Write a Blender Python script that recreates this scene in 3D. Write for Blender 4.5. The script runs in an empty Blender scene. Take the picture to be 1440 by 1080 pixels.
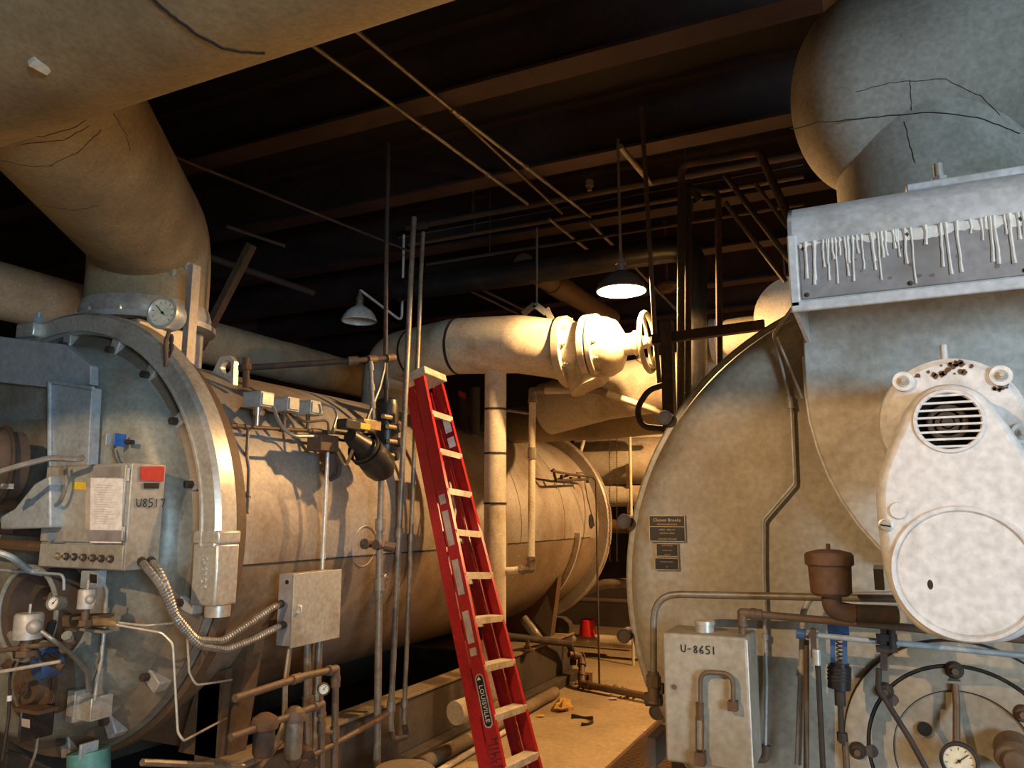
import bpy, bmesh, math, random
from mathutils import Vector, Matrix
random.seed(7)
S = bpy.context.scene
COL = S.collection
# ------------------------------------------------------------------ camera
PITCH, YAW, EYE, FPX = math.radians(9.5655), math.radians(25.440), Vector((0, 0, 1.85)), 1080.0
FW = Vector((-math.sin(YAW)*math.cos(PITCH), math.cos(YAW)*math.cos(PITCH), math.sin(PITCH)))
RT = Vector((math.cos(YAW), math.sin(YAW), 0)); UP = RT.cross(FW)
cam_d = bpy.data.cameras.new('camera'); cam = bpy.data.objects.new('camera', cam_d); COL.objects.link(cam)
cam_d.sensor_fit = 'HORIZONTAL'; cam_d.sensor_width = 36; cam_d.lens = 36*FPX/1440
cam_d.clip_start = 0.05; cam_d.clip_end = 100
cam.matrix_world = Matrix(((RT.x, UP.x, -FW.x, EYE.x), (RT.y, UP.y, -FW.y, EYE.y), (RT.z, UP.z, -FW.z, EYE.z), (0, 0, 0, 1)))
S.camera = cam
# ------------------------------------------------------------------ world, lights, exposure
wd = bpy.data.worlds.new('world'); S.world = wd; wd.use_nodes = True
wd.node_tree.nodes['Background'].inputs[0].default_value = (0.55, 0.75, 1.0, 1)
wd.node_tree.nodes['Background'].inputs[1].default_value = 0.005
def light(name, kind, loc, energy, color, **kw):
    d = bpy.data.lights.new(name, kind); d.energy = energy; d.color = color
    for k, v in kw.items(): setattr(d, k, v)
    o = bpy.data.objects.new(name, d); o.location = loc; COL.objects.link(o); return o
KEY_LAMP = (1.5, 0.7, 3.25)
LEFT_LAMP = (-2.0, -1.0, 3.33)
FAR_LAMP = (-0.8, 8.8, 3.2)
REAR_LAMP_Y = 5.2
light('key_lamp_light', 'POINT', KEY_LAMP, 42, (1.0, 0.66, 0.36), shadow_soft_size=0.03)
light('left_lamp_light', 'POINT', LEFT_LAMP, 430, (1.0, 0.64, 0.33), shadow_soft_size=0.004)
light('far_lamp_light', 'POINT', FAR_LAMP, 620, (1.0, 0.54, 0.21), shadow_soft_size=0.03)
dl = light('window_daylight', 'AREA', (4.75, -2.5, 2.1), 400, (0.58, 0.81, 1.0), shape='RECTANGLE', size=2.0, size_y=1.5)
dl.rotation_euler = (math.radians(90), 0, math.radians(60))   # through the window in the right wall, towards the boilers
S.view_settings.view_transform = 'Standard'; S.view_settings.look = 'None'
S.view_settings.exposure = 0.0; S.view_settings.gamma = 1.0; S.view_settings.use_curve_mapping = False
# ------------------------------------------------------------------ pixel helpers (1440 x 1080 frame -> world)
def ray(px, py): return RT*((px-720)/FPX) - UP*((py-540)/FPX) + FW
def PY(px, py, y): d = ray(px, py); return EYE + d*(y/d.y)
def PX(px, py, x): d = ray(px, py); return EYE + d*(x/d.x)
def PZ(px, py, z): d = ray(px, py); return EYE + d*((z-EYE.z)/d.z)
# ------------------------------------------------------------------ materials
def mat(name, col, rough=0.6, metal=0.0, dirt=None, amount=0.45, scale=3.0, bump=0.15, fine=40.0, stretch=(1, 1, 1), fac=0.9):
    m = bpy.data.materials.new(name); m.use_nodes = True
    nt = m.node_tree; N = nt.nodes; L = nt.links; b = N['Principled BSDF']
    b.inputs['Roughness'].default_value = rough; b.inputs['Metallic'].default_value = metal
    tc = N.new('ShaderNodeTexCoord'); mp = N.new('ShaderNodeMapping'); mp.inputs['Scale'].default_value = stretch
    L.new(tc.outputs['Object'], mp.inputs[0])
    n1 = N.new('ShaderNodeTexNoise'); n1.inputs['Scale'].default_value = scale; n1.inputs['Detail'].default_value = 8; n1.inputs['Roughness'].default_value = 0.65
    n2 = N.new('ShaderNodeTexNoise'); n2.inputs['Scale'].default_value = fine; n2.inputs['Detail'].default_value = 4
    L.new(mp.outputs[0], n1.inputs['Vector']); L.new(mp.outputs[0], n2.inputs['Vector'])
    dirt = dirt or tuple(c*0.45 for c in col)
    rp = N.new('ShaderNodeValToRGB'); rp.color_ramp.elements[0].position = 0.62-amount*0.35; rp.color_ramp.elements[1].position = 0.68
    rp.color_ramp.elements[0].color = (0, 0, 0, 1); rp.color_ramp.elements[1].color = (fac, fac, fac, 1)
    L.new(n1.outputs['Fac'], rp.inputs[0])
    mx = N.new('ShaderNodeMix'); mx.data_type = 'RGBA'; mx.inputs[6].default_value = (*col, 1); mx.inputs[7].default_value = (*dirt, 1)
    L.new(rp.outputs[0], mx.inputs[0])
    mr = N.new('ShaderNodeMapRange'); mr.inputs[1].default_value = 0.3; mr.inputs[2].default_value = 0.7; mr.inputs[3].default_value = 0.82; mr.inputs[4].default_value = 1.12
    L.new(n2.outputs['Fac'], mr.inputs[0])
    m2 = N.new('ShaderNodeMix'); m2.data_type = 'RGBA'; m2.blend_type = 'MULTIPLY'; m2.inputs[0].default_value = 1
    L.new(mx.outputs[2], m2.inputs[6]); L.new(mr.outputs[0], m2.inputs[7]); L.new(m2.outputs[2], b.inputs['Base Color'])
    if bump:
        bp = N.new('ShaderNodeBump'); bp.inputs['Strength'].default_value = bump; bp.inputs['Distance'].default_value = 0.01
        L.new(n1.outputs['Fac'], bp.inputs['Height']); L.new(bp.outputs[0], b.inputs['Normal'])
    return m
M = {}
M['silver'] = mat('silver_paint', (.47, .47, .45), .48, .25, (.26, .20, .14), .5, 2.2)
M['shell'] = mat('shell_jacket', (.37, .345, .31), .5, .2, (.19, .125, .07), .55, 1.6, .1)
M['plate'] = mat('front_plate_paint', (.38, .35, .285), .55, .15, (.22, .165, .10), .55, 2.0, .1)
M['scroll'] = mat('scroll_paint', (.55, .53, .48), .5, .1, (.36, .29, .20), .4, 2.4, .1)
M['flex'] = mat('flexible_steel', (.30, .30, .29), .4, .5, (.18, .16, .13), .4, 9, .05)
M['castpaint'] = mat('light_grey_paint', (.70, .70, .71), .5, .05, (.45, .42, .38), .3, 3.0, .12)
M['bright'] = mat('bright_trim', (.62, .60, .54), .35, .45, (.40, .33, .24), .3, 4.0, .05)
M['greygreen'] = mat('grey_green_paint', (.33, .36, .33), .42, .2, (.15, .12, .08), .55, 1.8)
M['bluegrey'] = mat('blue_grey_sheet', (.40, .47, .52), .45, .25, (.24, .27, .29), .35, 3.0, .05)
M['cabinet'] = mat('grey_enclosure', (.42, .42, .38), .45, .25, (.28, .24, .18), .35, 4.0, .04)
M['lag'] = mat('canvas_lagging', (.45, .37, .25), .85, 0, (.30, .22, .13), .45, 2.5, .35, 60)
M['lagpale'] = mat('pale_lagging', (.60, .55, .44), .8, 0, (.36, .28, .18), .35, 2.5, .3, 60)
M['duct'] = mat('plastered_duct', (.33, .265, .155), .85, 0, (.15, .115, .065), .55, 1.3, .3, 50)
M['stack'] = mat('grey_plastered_stack', (.35, .33, .285), .85, 0, (.17, .145, .105), .5, 2.0, .35, 50)
M['galv'] = mat('galvanised_pipe', (.26, .225, .18), .45, .4, (.14, .10, .06), .5, 6.0, .1)
M['iron'] = mat('dark_iron', (.036, .028, .024), .75, .1, (.11, .055, .03), .4, 5.0, .15)
M['dust'] = mat('dusty_dark_steel', (.085, .062, .05), .75, .1, (.07, .05, .04), .5, 3.0, .15)
M['brown'] = mat('dusty_brown_pipe', (.135, .09, .055), .6, .2, (.14, .08, .045), .5, 6.0, .15)
M['rust'] = mat('rusty_cast_iron', (.125, .065, .032), .85, .1, (.06, .032, .018), .5, 8.0, .5)
M['black'] = mat('black_cast', (.018, .017, .017), .38, .1, (.05, .04, .03), .3, 6.0, .1)
M['hole'] = mat('deep_black', (.008, .007, .006), .9, 0, bump=0)
M['red'] = mat('red_fibreglass', (.40, .011, .014), .4, 0, (.26, .010, .010), .3, 4.0, .05)
M['alu'] = mat('aluminium_step', (.66, .60, .48), .45, .25, (.42, .34, .24), .35, 8.0, .05)
M['white'] = mat('white_paper', (.80, .80, .80), .7, 0, (.70, .70, .70), .1, 3, 0)
M['label'] = mat('aged_paper_label', (.50, .42, .38), .7, 0, (.30, .22, .20), .4, 20, 0)
M['redlabel'] = mat('red_label', (.55, .04, .03), .5, 0, (.40, .02, .02), .2, 6, 0)
M['yellow'] = mat('yellow_label', (.75, .52, .04), .6, 0, (.55, .36, .05), .2, 8, 0)
M['blue'] = mat('blue_device', (.03, .14, .50), .4, 0, (.02, .08, .30), .2, 8, 0)
M['bluevalve'] = mat('blue_enamel', (.05, .12, .28), .45, .1, (.05, .05, .06), .4, 12, .1)
M['teal'] = mat('teal_paint', (.10, .30, .29), .5, 0, (.08, .16, .15), .4, 6, .1)
M['dial'] = mat('cream_dial', (.78, .72, .54), .45, 0, (.66, .58, .40), .3, 8, 0)
M['dialwhite'] = mat('white_dial', (.82, .82, .78), .45, 0, (.66, .62, .54), .3, 12, 0)
M['chrome'] = mat('chrome', (.75, .74, .72), .2, .9, (.4, .36, .3), .2, 8, 0)
M['brass'] = mat('brass', (.55, .40, .20), .4, .6, (.26, .18, .10), .4, 10, .1)
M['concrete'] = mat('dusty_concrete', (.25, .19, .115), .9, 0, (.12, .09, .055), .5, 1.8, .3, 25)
M['plinth'] = mat('shaded_plinth', (.065, .05, .034), .9, 0, (.028, .021, .014), .5, 2.2, .3, 25)  # colour holds the shade on the faces; tops take the lighter concrete
M['floor'] = mat('tan_concrete_floor', (.40, .31, .18), .85, 0, (.25, .18, .10), .5, .9, .12, 22)
M['wallm'] = mat('dark_block_wall', (.055, .042, .035), .95, 0, (.025, .018, .016), .5, 1.2, .2)
M['ceil'] = mat('sooty_ceiling', (.014, .009, .009), .95, 0, (.006, .004, .004), .5, .8, .2)
M['beam'] = mat('sooty_beam', (.042, .022, .019), .85, 0, (.02, .011, .010), .5, 2.0, .2)
M['ink'] = mat('black_ink', (.012, .012, .014), .6, 0, bump=0)
M['crack'] = mat('dark_crack', (.030, .024, .018), .95, 0, bump=0)
M['peel'] = mat('peeling_white_paint', (.80, .78, .73), .7, 0, (.62, .58, .50), .3, 10, .2)
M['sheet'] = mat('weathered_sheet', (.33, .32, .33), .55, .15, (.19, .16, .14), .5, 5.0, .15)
M['redplastic'] = mat('red_plastic', (.62, .02, .02), .4, 0, (.45, .015, .015), .2, 6, 0)
M['enamel'] = mat('white_enamel', (.75, .73, .68), .35, 0, (.5, .45, .38), .3, 6, 0)
M['rag'] = mat('yellow_rag', (.60, .36, .07), .85, 0, (.35, .18, .05), .4, 14, .3)
M['brownish'] = mat('bare_brown_metal', (.22, .19, .18), .6, .1, (.14, .10, .08), .5, 9, .1)
M['headrim'] = mat('soiled_shaded_rim', (.20, .165, .125), .5, .15, (.10, .075, .05), .6, 2.5)  # dirt brown, darkened further for the recess between head and hoop
M['lowshell'] = mat('brown_lower_jacket', (.25, .19, .13), .55, .15, (.13, .085, .05), .55, 1.8, .1)
M['leafm'] = mat('dry_litter', (.22, .14, .075), .9, 0, (.10, .06, .03), .4, 20, .3)
gm = bpy.data.materials.new('lamp_bulb_glow'); gm.use_nodes = True
gb = gm.node_tree.nodes['Principled BSDF']; gb.inputs['Emission Color'].default_value = (1, .72, .38, 1); gb.inputs['Emission Strength'].default_value = 160; gb.inputs['Base Color'].default_value = (1, .9, .7, 1)
M['glow'] = gm
gl = bpy.data.materials.new('sight_glass'); gl.use_nodes = True
g2 = gl.node_tree.nodes['Principled BSDF']; g2.inputs['Transmission Weight'].default_value = 1; g2.inputs['Roughness'].default_value = .05; g2.inputs['Base Color'].default_value = (.85, .8, .7, 1)
M['glass'] = gl
# ------------------------------------------------------------------ mesh builder
V3 = Vector
def frame(ax):
    ax = V3(ax).normalized(); t = V3((0, 0, 1)) if abs(ax.z) < .9 else V3((1, 0, 0))
    u = t.cross(ax).normalized(); return u, ax.cross(u), ax
def fillet(pts, rad, seg=5):
    pts = [V3(p) for p in pts]
    if len(pts) < 3 or rad <= 0: return pts
    out = [pts[0]]
    for i in range(1, len(pts)-1):
        a, b, c = pts[i-1], pts[i], pts[i+1]; d1 = (a-b); d2 = (c-b); l1, l2 = d1.length, d2.length
        d1.normalize(); d2.normalize(); ang = d1.angle(d2, math.pi)
        if ang > math.pi-.08: out.append(b); continue
        t = min(rad/math.tan(ang/2), l1*.48, l2*.48); p, q = b+d1*t, b+d2*t
        for k in range(seg+1):
            s = k/seg; out.append(p*(1-s)**2 + b*2*s*(1-s) + q*s*s)
    out.append(pts[-1]); return out
class MB:
    def __init__(s): s.v = []; s.f = []
    def add(s, vs, fs):
        o = len(s.v); s.v += [V3(p) for p in vs]; s.f += [tuple(i+o for i in f) for f in fs]; return s
    def obox(s, c, ux, uy, uz, hx, hy, hz):
        c = V3(c); ux, uy, uz = V3(ux).normalized()*hx, V3(uy).normalized()*hy, V3(uz).normalized()*hz
        vs = [c+ux*a+uy*b+uz*d for a in (-1, 1) for b in (-1, 1) for d in (-1, 1)]
        return s.add(vs, [(0, 1, 3, 2), (4, 6, 7, 5), (0, 4, 5, 1), (2, 3, 7, 6), (0, 2, 6, 4), (1, 5, 7, 3)])
    def box(s, a, b):
        a, b = V3(a), V3(b); h = (b-a)/2
        return s.obox((a+b)/2, (1, 0, 0), (0, 1, 0), (0, 0, 1), abs(h.x), abs(h.y), abs(h.z))
    def bar(s, p, q, w, h, up=(0, 0, 1)):
        p, q = V3(p), V3(q); d = (q-p); L = d.length; d.normalize(); u = V3(up); u = (u-d*u.dot(d)).normalized(); r = d.cross(u)
        return s.obox((p+q)/2, d, r, u, L/2, w/2, h/2)
    def rings(s, rs, caps=True, closed=False):
        n = len(rs[0]); vs = [p for r in rs for p in r]; fs = []
        m = len(rs)
        for i in range(m if closed else m-1):
            j = (i+1) % m
            for k in range(n): fs.append((i*n+k, i*n+(k+1) % n, j*n+(k+1) % n, j*n+k))
        if caps and not closed: fs.append(tuple(range(n))[::-1]); fs.append(tuple((m-1)*n+k for k in range(n)))
        return s.add(vs, fs)
    def cyl(s, p, q, r, r2=None, n=20):
        p, q = V3(p), V3(q); u, v, a = frame(q-p); r2 = r if r2 is None else r2
        c = lambda o, R: [o+u*(R*math.cos(t*2*math.pi/n))+v*(R*math.sin(t*2*math.pi/n)) for t in range(n)]
        return s.rings([c(p, r), c(q, r2)])
    def tube(s, pts, r, n=10, fil=0.0, seg=5, caps=True):
        pts = fillet(pts, fil, seg); pts = [p for i, p in enumerate(pts) if i == 0 or (p-pts[i-1]).length > 1e-5]
        u = None; rs = []
        for i, p in enumerate(pts):
            d = (pts[min(i+1, len(pts)-1)]-pts[max(i-1, 0)]).normalized()
            if u is None: u = frame(d)[0]
            u = (u-d*u.dot(d)).normalized(); v = d.cross(u)
            R = r[i] if isinstance(r, (list, tuple)) else r
            rs.append([p+u*(R*math.cos(t*2*math.pi/n))+v*(R*math.sin(t*2*math.pi/n)) for t in range(n)])
        return s.rings(rs, caps)
    def lathe(s, prof, o, ax, n=32, caps=True):
        o = V3(o); u, v, a = frame(ax)
        rs = [[o+a*h+u*(max(r, 1e-4)*math.cos(t*2*math.pi/n))+v*(max(r, 1e-4)*math.sin(t*2*math.pi/n)) for t in range(n)] for r, h in prof]
        return s.rings(rs, caps)
    def torus(s, o, ax, R, r, n=32, m=8):
        o = V3(o); u, v, a = frame(ax); rs = []
        for t in range(n):
            w = t*2*math.pi/n; e = u*math.cos(w)+v*math.sin(w)
            rs.append([o+e*(R+r*math.cos(k*2*math.pi/m))+a*(r*math.sin(k*2*math.pi/m)) for k in range(m)])
        return s.rings(rs, closed=True)
    def sphere(s, o, r, n=16, m=10, sx=(1, 1, 1)):
        rs = []
        for i in range(1, m):
            th = math.pi*i/m; rs.append([V3(o)+V3((r*sx[0]*math.sin(th)*math.cos(2*math.pi*k/n), r*sx[1]*math.sin(th)*math.sin(2*math.pi*k/n), -r*sx[2]*math.cos(th))) for k in range(n)])
        return s.rings(rs)
    def prism(s, poly, d):
        d = V3(d); n = len(poly); a = [V3(p) for p in poly]
        return s.add(a+[p+d for p in a], [tuple(range(n))[::-1], tuple(range(n, 2*n))]+[(i, (i+1) % n, n+(i+1) % n, n+i) for i in range(n)])
    def build(s, name, m, parent=None, label=None, bevel=0, flat=False, kind=None, origin=None):
        base = V3((0, 0, 0))
        if parent is not None:
            p = parent
            while p is not None: base += p.location; p = p.parent
        if origin is not None: base = V3(origin)
        me = bpy.data.meshes.new(name); me.from_pydata([tuple(v-base) for v in s.v], [], s.f)
        bm = bmesh.new(); bm.from_mesh(me); bmesh.ops.recalc_face_normals(bm, faces=bm.faces); bm.to_mesh(me); bm.free()
        me.materials.append(M[m] if isinstance(m, str) else m)
        o = bpy.data.objects.new(name, me); COL.objects.link(o)
        if parent is not None: o.parent = parent
        if origin is not None: o.location = base
        if not flat:
            for f in me.polygons: f.use_smooth = True
            me.set_sharp_from_angle(angle=math.radians(35))
        if bevel:
            b = o.modifiers.new('bevel', 'BEVEL'); b.width = bevel; b.segments = 2; b.limit_method = 'ANGLE'; b.angle_limit = math.radians(40)
        if label: o['label'] = label
        if kind: o['kind'] = kind
        return o
    def solo(s, name, m, label, cat, group=None, **kw):
        zs = min(v.z for v in s.v); c = sum((v for v in s.v), V3((0, 0, 0)))/len(s.v)
        o = s.build(name, m, origin=(c.x, c.y, zs), **kw); o['label'] = label; o['category'] = cat
        if group: o['group'] = group
        return o
def T(name, label, cat, loc, group=None):
    o = bpy.data.objects.new(name, None); o.location = V3(loc); o.empty_display_size = .1; COL.objects.link(o)
    o['label'] = label; o['category'] = cat
    if group: o['group'] = group
    return o
def struct(mb, name, m, **kw):
    o = mb.build(name, m, **kw)
    if kw.get('parent') is None: o['kind'] = 'structure'
    return o
def pipe(name, pts, r, m, label, cat='pipe', fil=.06, joints=(), group=None, n=12, fit='fitting', fitm=None, fr=1.45):
    """a run of pipe: the bent tube plus its screwed fittings"""
    pts = [V3(p) for p in pts]; t = T(name, label, cat, min(pts, key=lambda p: p.z), group)
    MB().tube(pts, r, n, fil).build('pipe_run', m, t)
    for j in joints:
        if isinstance(j, (tuple, list)): a, b, s = pts[j[0]], pts[j[0]+1], j[1]; p = a.lerp(b, s); d = (b-a).normalized()
        else:
            p = pts[j]; e = MB()
            for q in (pts[j-1] if j > 0 else None, pts[j+1] if j+1 < len(pts) else None):
                if q is None: continue
                d = (q-p).normalized(); e.cyl(p, p+d*r*3.2, r*fr*.92, n=12); e.cyl(p+d*r*2.4, p+d*r*3.4, r*fr*1.1, n=12)
            e.sphere(p, r*fr*.95, 12, 8); e.build(fit, fitm or m, t); continue
        MB().cyl(p-d*r*1.6, p+d*r*1.6, r*fr, n=12).build('coupling', fitm or m, t)
    return t
def text(body, size, o, ux, uy, m, parent, name='lettering', ext=.0008, align='CENTER', extra=1.0):
    cu = bpy.data.curves.new(name, 'FONT'); cu.body = body; cu.size = size; cu.extrude = ext; cu.align_x = align; cu.align_y = 'CENTER'; cu.space_character = extra
    cu.resolution_u = 2
    tmp = bpy.data.objects.new(name+'_curve', cu); COL.objects.link(tmp)
    dg = bpy.context.evaluated_depsgraph_get(); me = bpy.data.meshes.new_from_object(tmp.evaluated_get(dg))
    bpy.data.objects.remove(tmp); me.name = name
    ux, uy = V3(ux).normalized(), V3(uy).normalized(); uz = ux.cross(uy)
    base = V3((0, 0, 0)); p = parent
    while p is not None: base += p.location; p = p.parent
    o = V3(o)
    for v in me.vertices:
        c = v.co.copy(); v.co = o+ux*c.x+uy*c.y+uz*c.z-base
    me.materials.clear(); me.materials.append(M[m]); ob = bpy.data.objects.new(name, me); COL.objects.link(ob); ob.parent = parent
    return ob
STROKES = {'U': [[(0, 1), (.05, .25), (.3, 0), (.55, .2), (.62, 1)]], '8': [[(.3, .52), (.08, .75), (.3, 1), (.55, .78), (.3, .52), (.05, .25), (.3, 0), (.6, .25), (.3, .52)]],
           '5': [[(.6, 1), (.12, 1), (.08, .58), (.45, .58), (.55, .3), (.35, 0), (.02, .08)]], '1': [[(.25, 1), (.25, 0)]], '7': [[(0, .95), (.6, 1), (.3, 0)]],
           '-': [[(.05, .45), (.5, .5)]], '6': [[(.5, 1), (.15, .6), (.05, .25), (.3, 0), (.55, .2), (.4, .5), (.1, .35)]]}
def handwriting(s, o, ux, uy, h, parent, r=.002, pitch=.85):
    mb = MB(); ux, uy = V3(ux).normalized(), V3(uy).normalized()
    for i, ch in enumerate(s):
        for st in STROKES[ch]: mb.tube([V3(o)+ux*((i*pitch+x)*h)+uy*(y*h) for x, y in st], r, 5, .004, 2)
    return mb.build('handwritten_number', 'ink', parent)
def bolt(p, ax, r=.012, h=.012, parent=None, m='bright', name='bolt'):
    u, v, a = frame(ax); p = V3(p)
    mb = MB().cyl(p, p+a*h*.3, r*1.5, n=12); mb.cyl(p+a*h*.3, p+a*h, r, n=6); mb.cyl(p+a*h, p+a*h*1.7, r*.55, n=8)
    return mb.build(name, m, parent)
X, Y, Z = V3((1, 0, 0)), V3((0, 1, 0)), V3((0, 0, 1))
C1 = V3((-4.28, 0, 1.73)); C2 = V3((.197, 0, 1.56)); R1 = 1.1
def oncyl(px, py, c, R, lift=0.0):
    """point where a photo pixel meets a cylinder along Y"""
    d = ray(px, py); ox, oz = EYE.x-c.x, EYE.z-c.z; a = d.x**2+d.z**2; b = 2*(ox*d.x+oz*d.z); cc = ox*ox+oz*oz-R*R
    D = b*b-4*a*cc
    t = (-b-math.sqrt(max(D, 0)))/(2*a); p = EYE+d*t; n = V3((p.x-c.x, 0, p.z-c.z)).normalized(); return p+n*lift
def onc(px, py, o, ax, R):
    """same for a cylinder with any axis"""
    d = ray(px, py).normalized(); o = V3(o); ax = V3(ax).normalized(); w = EYE-o; dd = d-ax*d.dot(ax); ww = w-ax*w.dot(ax)
    a = dd.dot(dd); b = 2*dd.dot(ww); c = ww.dot(ww)-R*R; D = max(b*b-4*a*c, 0)
    return EYE+d*((-b-math.sqrt(D))/(2*a))
def polar(c, r, a, y): return V3((c.x+r*math.cos(a), y, c.z+r*math.sin(a)))
def sweep(mb, sec, c, a0, a1, n, full=False):
    """sweep a section [(r, y)] around the Y axis through c"""
    a0, a1 = math.radians(a0), math.radians(a1)
    rs = [[polar(c, r, a0+(a1-a0)*i/n, y) for r, y in sec] for i in range(n if full else n+1)]
    return mb.rings(rs, closed=full)
# ================================================================== room
XL, XR, YB, YF, ZC = -9.0, 5.0, -5.0, 12.6, 5.1
struct(MB().box((XL, YB, -.2), (XR, YF, 0)), 'floor', 'floor', flat=True)
ceiling = struct(MB().box((XL, YB, ZC), (XR, YF, ZC+.2)), 'ceiling', 'ceil', flat=True)
struct(MB().box((XL-.2, YB, 0), (XL, YF, ZC)), 'wall_left', 'wallm', flat=True)
struct(MB().box((XR, YB, 0), (XR+.2, -3.6, ZC)).box((XR, -1.4, 0), (XR+.2, YF, ZC)).box((XR, -3.6, 0), (XR+.2, -1.4, 1.25)).box((XR, -3.6, 3.0), (XR+.2, -1.4, ZC)), 'wall_right', 'wallm', flat=True)
struct(MB().box((XL, YF, 0), (XR, YF+.2, ZC)), 'wall_front', 'wallm', flat=True)
struct(MB().box((XL, YB-.2, 0), (XR, YB, ZC)), 'wall_back', 'wallm', flat=True)
wf = MB()
for y in (-3.6, -2.53, -1.46): wf.box((XR+.05, y, 1.25), (XR+.12, y+.06, 3.0))
for z in (1.25, 2.1, 2.94): wf.box((XR+.05, -3.6, z), (XR+.12, -1.4, z+.06))
struct(wf, 'window_1', 'dust')
by = 0.3
k = 0
while by < 12.3:   # steel joists across the room: web and two flanges each
    MB().box((XL, by-.01, 4.62), (XR, by+.01, ZC)).box((XL, by-.10, 4.60), (XR, by+.10, 4.625)).box((XL, by-.10, ZC-.03), (XR, by+.10, ZC)).build('beam', 'beam', ceiling, flat=True)
    by += 1.28
# ================================================================== left boiler
b1 = T('boiler', 'long silver-grey horizontal boiler on the left, its rounded head beside the control cabinet', 'boiler', (C1.x, 6.0, .5))
MB().cyl((C1.x, 3.1, C1.z), (C1.x, 9.22, C1.z), R1, n=96).build('shell', 'shell', b1)
for y, w in ((6.9, .03), (8.05, .03)):
    sweep(MB(), [(R1-.004, y), (R1+.004, y), (R1+.004, y+w), (R1-.004, y+w)], C1, 0, 360, 96, True).build('jacket_band', 'shell', b1)
for a in (-8.5,):
    p = polar(C1, R1, math.radians(a), 3.15); q = polar(C1, R1, math.radians(a), 8.9)
    MB().bar(p, q, .010, .010, (1, 0, 0)).build('jacket_seam', 'crack', b1)
prof = [(1.2, -3.04), (1.2, -2.985), (1.12, -2.98), (1.10, -2.95), (1.085, -2.86), (1.06, -2.80), (1.02, -2.76), (.96, -2.735), (.88, -2.72), (0, -2.70)]
sweep(MB(), [(1.085, 2.90), (1.095, 2.90), (1.198, 2.975), (1.198, 2.99), (1.085, 2.99)], C1, 0, 360, 96, True).build('head_rim', 'headrim', b1)
mb = MB(); mb.rings([[polar(C1, max(r, .001), 2*math.pi*k/96, -h) for k in range(96)] for r, h in prof]); mb.build('front_head', 'greygreen', b1)
sweep(MB(), [(1.08, 3.05), (1.205, 3.05), (1.225, 3.075), (1.225, 3.14), (1.08, 3.14)], C1, 0, 360, 96, True).build('flange_ring', 'brown', b1)
sweep(MB(), [(1.165, 2.90), (1.185, 2.875), (1.275, 2.875), (1.295, 2.90), (1.295, 3.0), (1.165, 3.0)], C1, -2, 116, 60).build('hinge_arch', 'bright', b1)
sweep(MB(), [(1.178, 2.868), (1.19, 2.868), (1.19, 2.876), (1.178, 2.876)], C1, -2, 116, 60).build('arch_bead', 'bright', b1)
# end of arch: block, lug, bolt
e = PY(50, 467, 2.90); MB().obox(e, X, Y, Z, .085, .07, .045).build('arch_end_block', 'bright', b1, bevel=.01)
e = PY(53, 458, 2.92); bolt(e, Z, .026, .05, b1, 'bluegrey', 'arch_bolt')
hb = MB().box((-3.145, 2.875, 1.40), (-2.975, 3.02, 1.70)).build('hinge_block', 'bright', b1, bevel=.012)
text('5G8063', .05, (-3.06, 2.872, 1.56), Z, (1, 0, 0), 'bright', hb, 'embossed_number', .004)
MB().box((-3.15, 2.872, 1.70), (-2.97, 3.02, 1.765)).build('hinge_collar', 'bright', b1, bevel=.01)
MB().cyl((-3.03, 2.95, 1.345), (-3.03, 2.95, 1.40), .062, n=24).build('hinge_pin', 'bright', b1)
for a in (-17, -39, -58, -76, 14, 33, 52, 70, 92, 205, 235):
    a = math.radians(a); p = polar(C1, 1.135, a, 2.945); r = V3((math.cos(a), 0, math.sin(a))); t = V3((-math.sin(a), 0, math.cos(a)))
    cl = MB().obox(p, r, t, Y, .055, .035, .05).build('head_clamp', 'silver', b1, bevel=.008)
    MB().cyl(p-Y*.05-r*.03, p-Y*.085-r*.03, .022, n=6).build('clamp_nut', 'iron', cl)
sweep(MB(), [(R1-.02, 3.16), (R1+.004, 3.16), (R1+.004, 9.18), (R1-.02, 9.18)], C1, -171, -9, 64).build('lower_jacket', 'lowshell', b1, 'brown lower jacket')  # lower half in a darker brown than the shell
# rear
sweep(MB(), [(1.0, 8.36), (1.165, 8.36), (1.165, 8.40), (1.0, 8.40)], C1, -100, -5, 40).build('rear_saddle_ring', 'bright', b1)
sweep(MB(), [(1.0, 9.18), (1.22, 9.18), (1.24, 9.20), (1.24, 9.29), (1.0, 9.29)], C1, 0, 360, 96, True).build('rear_flange', 'shell', b1)
MB().cyl((C1.x, 9.2, C1.z), (C1.x, 9.42, C1.z), 1.16, n=64).build('rear_head', 'shell', b1)
p = oncyl(831, 733, C1, R1, .004); n = (p-V3((C1.x, p.y, C1.z))).normalized()
MB().lathe([(.0, 0), (.085, 0), (.085, .006), (.0, .006)], p-n*.002, n, 24).build('inspection_port', 'hole', b1)
for px, py in ((848, 708), (847, 762), (829, 811)):
    p = oncyl(px, py, C1, R1+.0, 0); n = (p-V3((C1.x, p.y, C1.z))).normalized(); bolt(p, n, .028, .03, b1, 'iron', 'rear_bolt')
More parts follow.
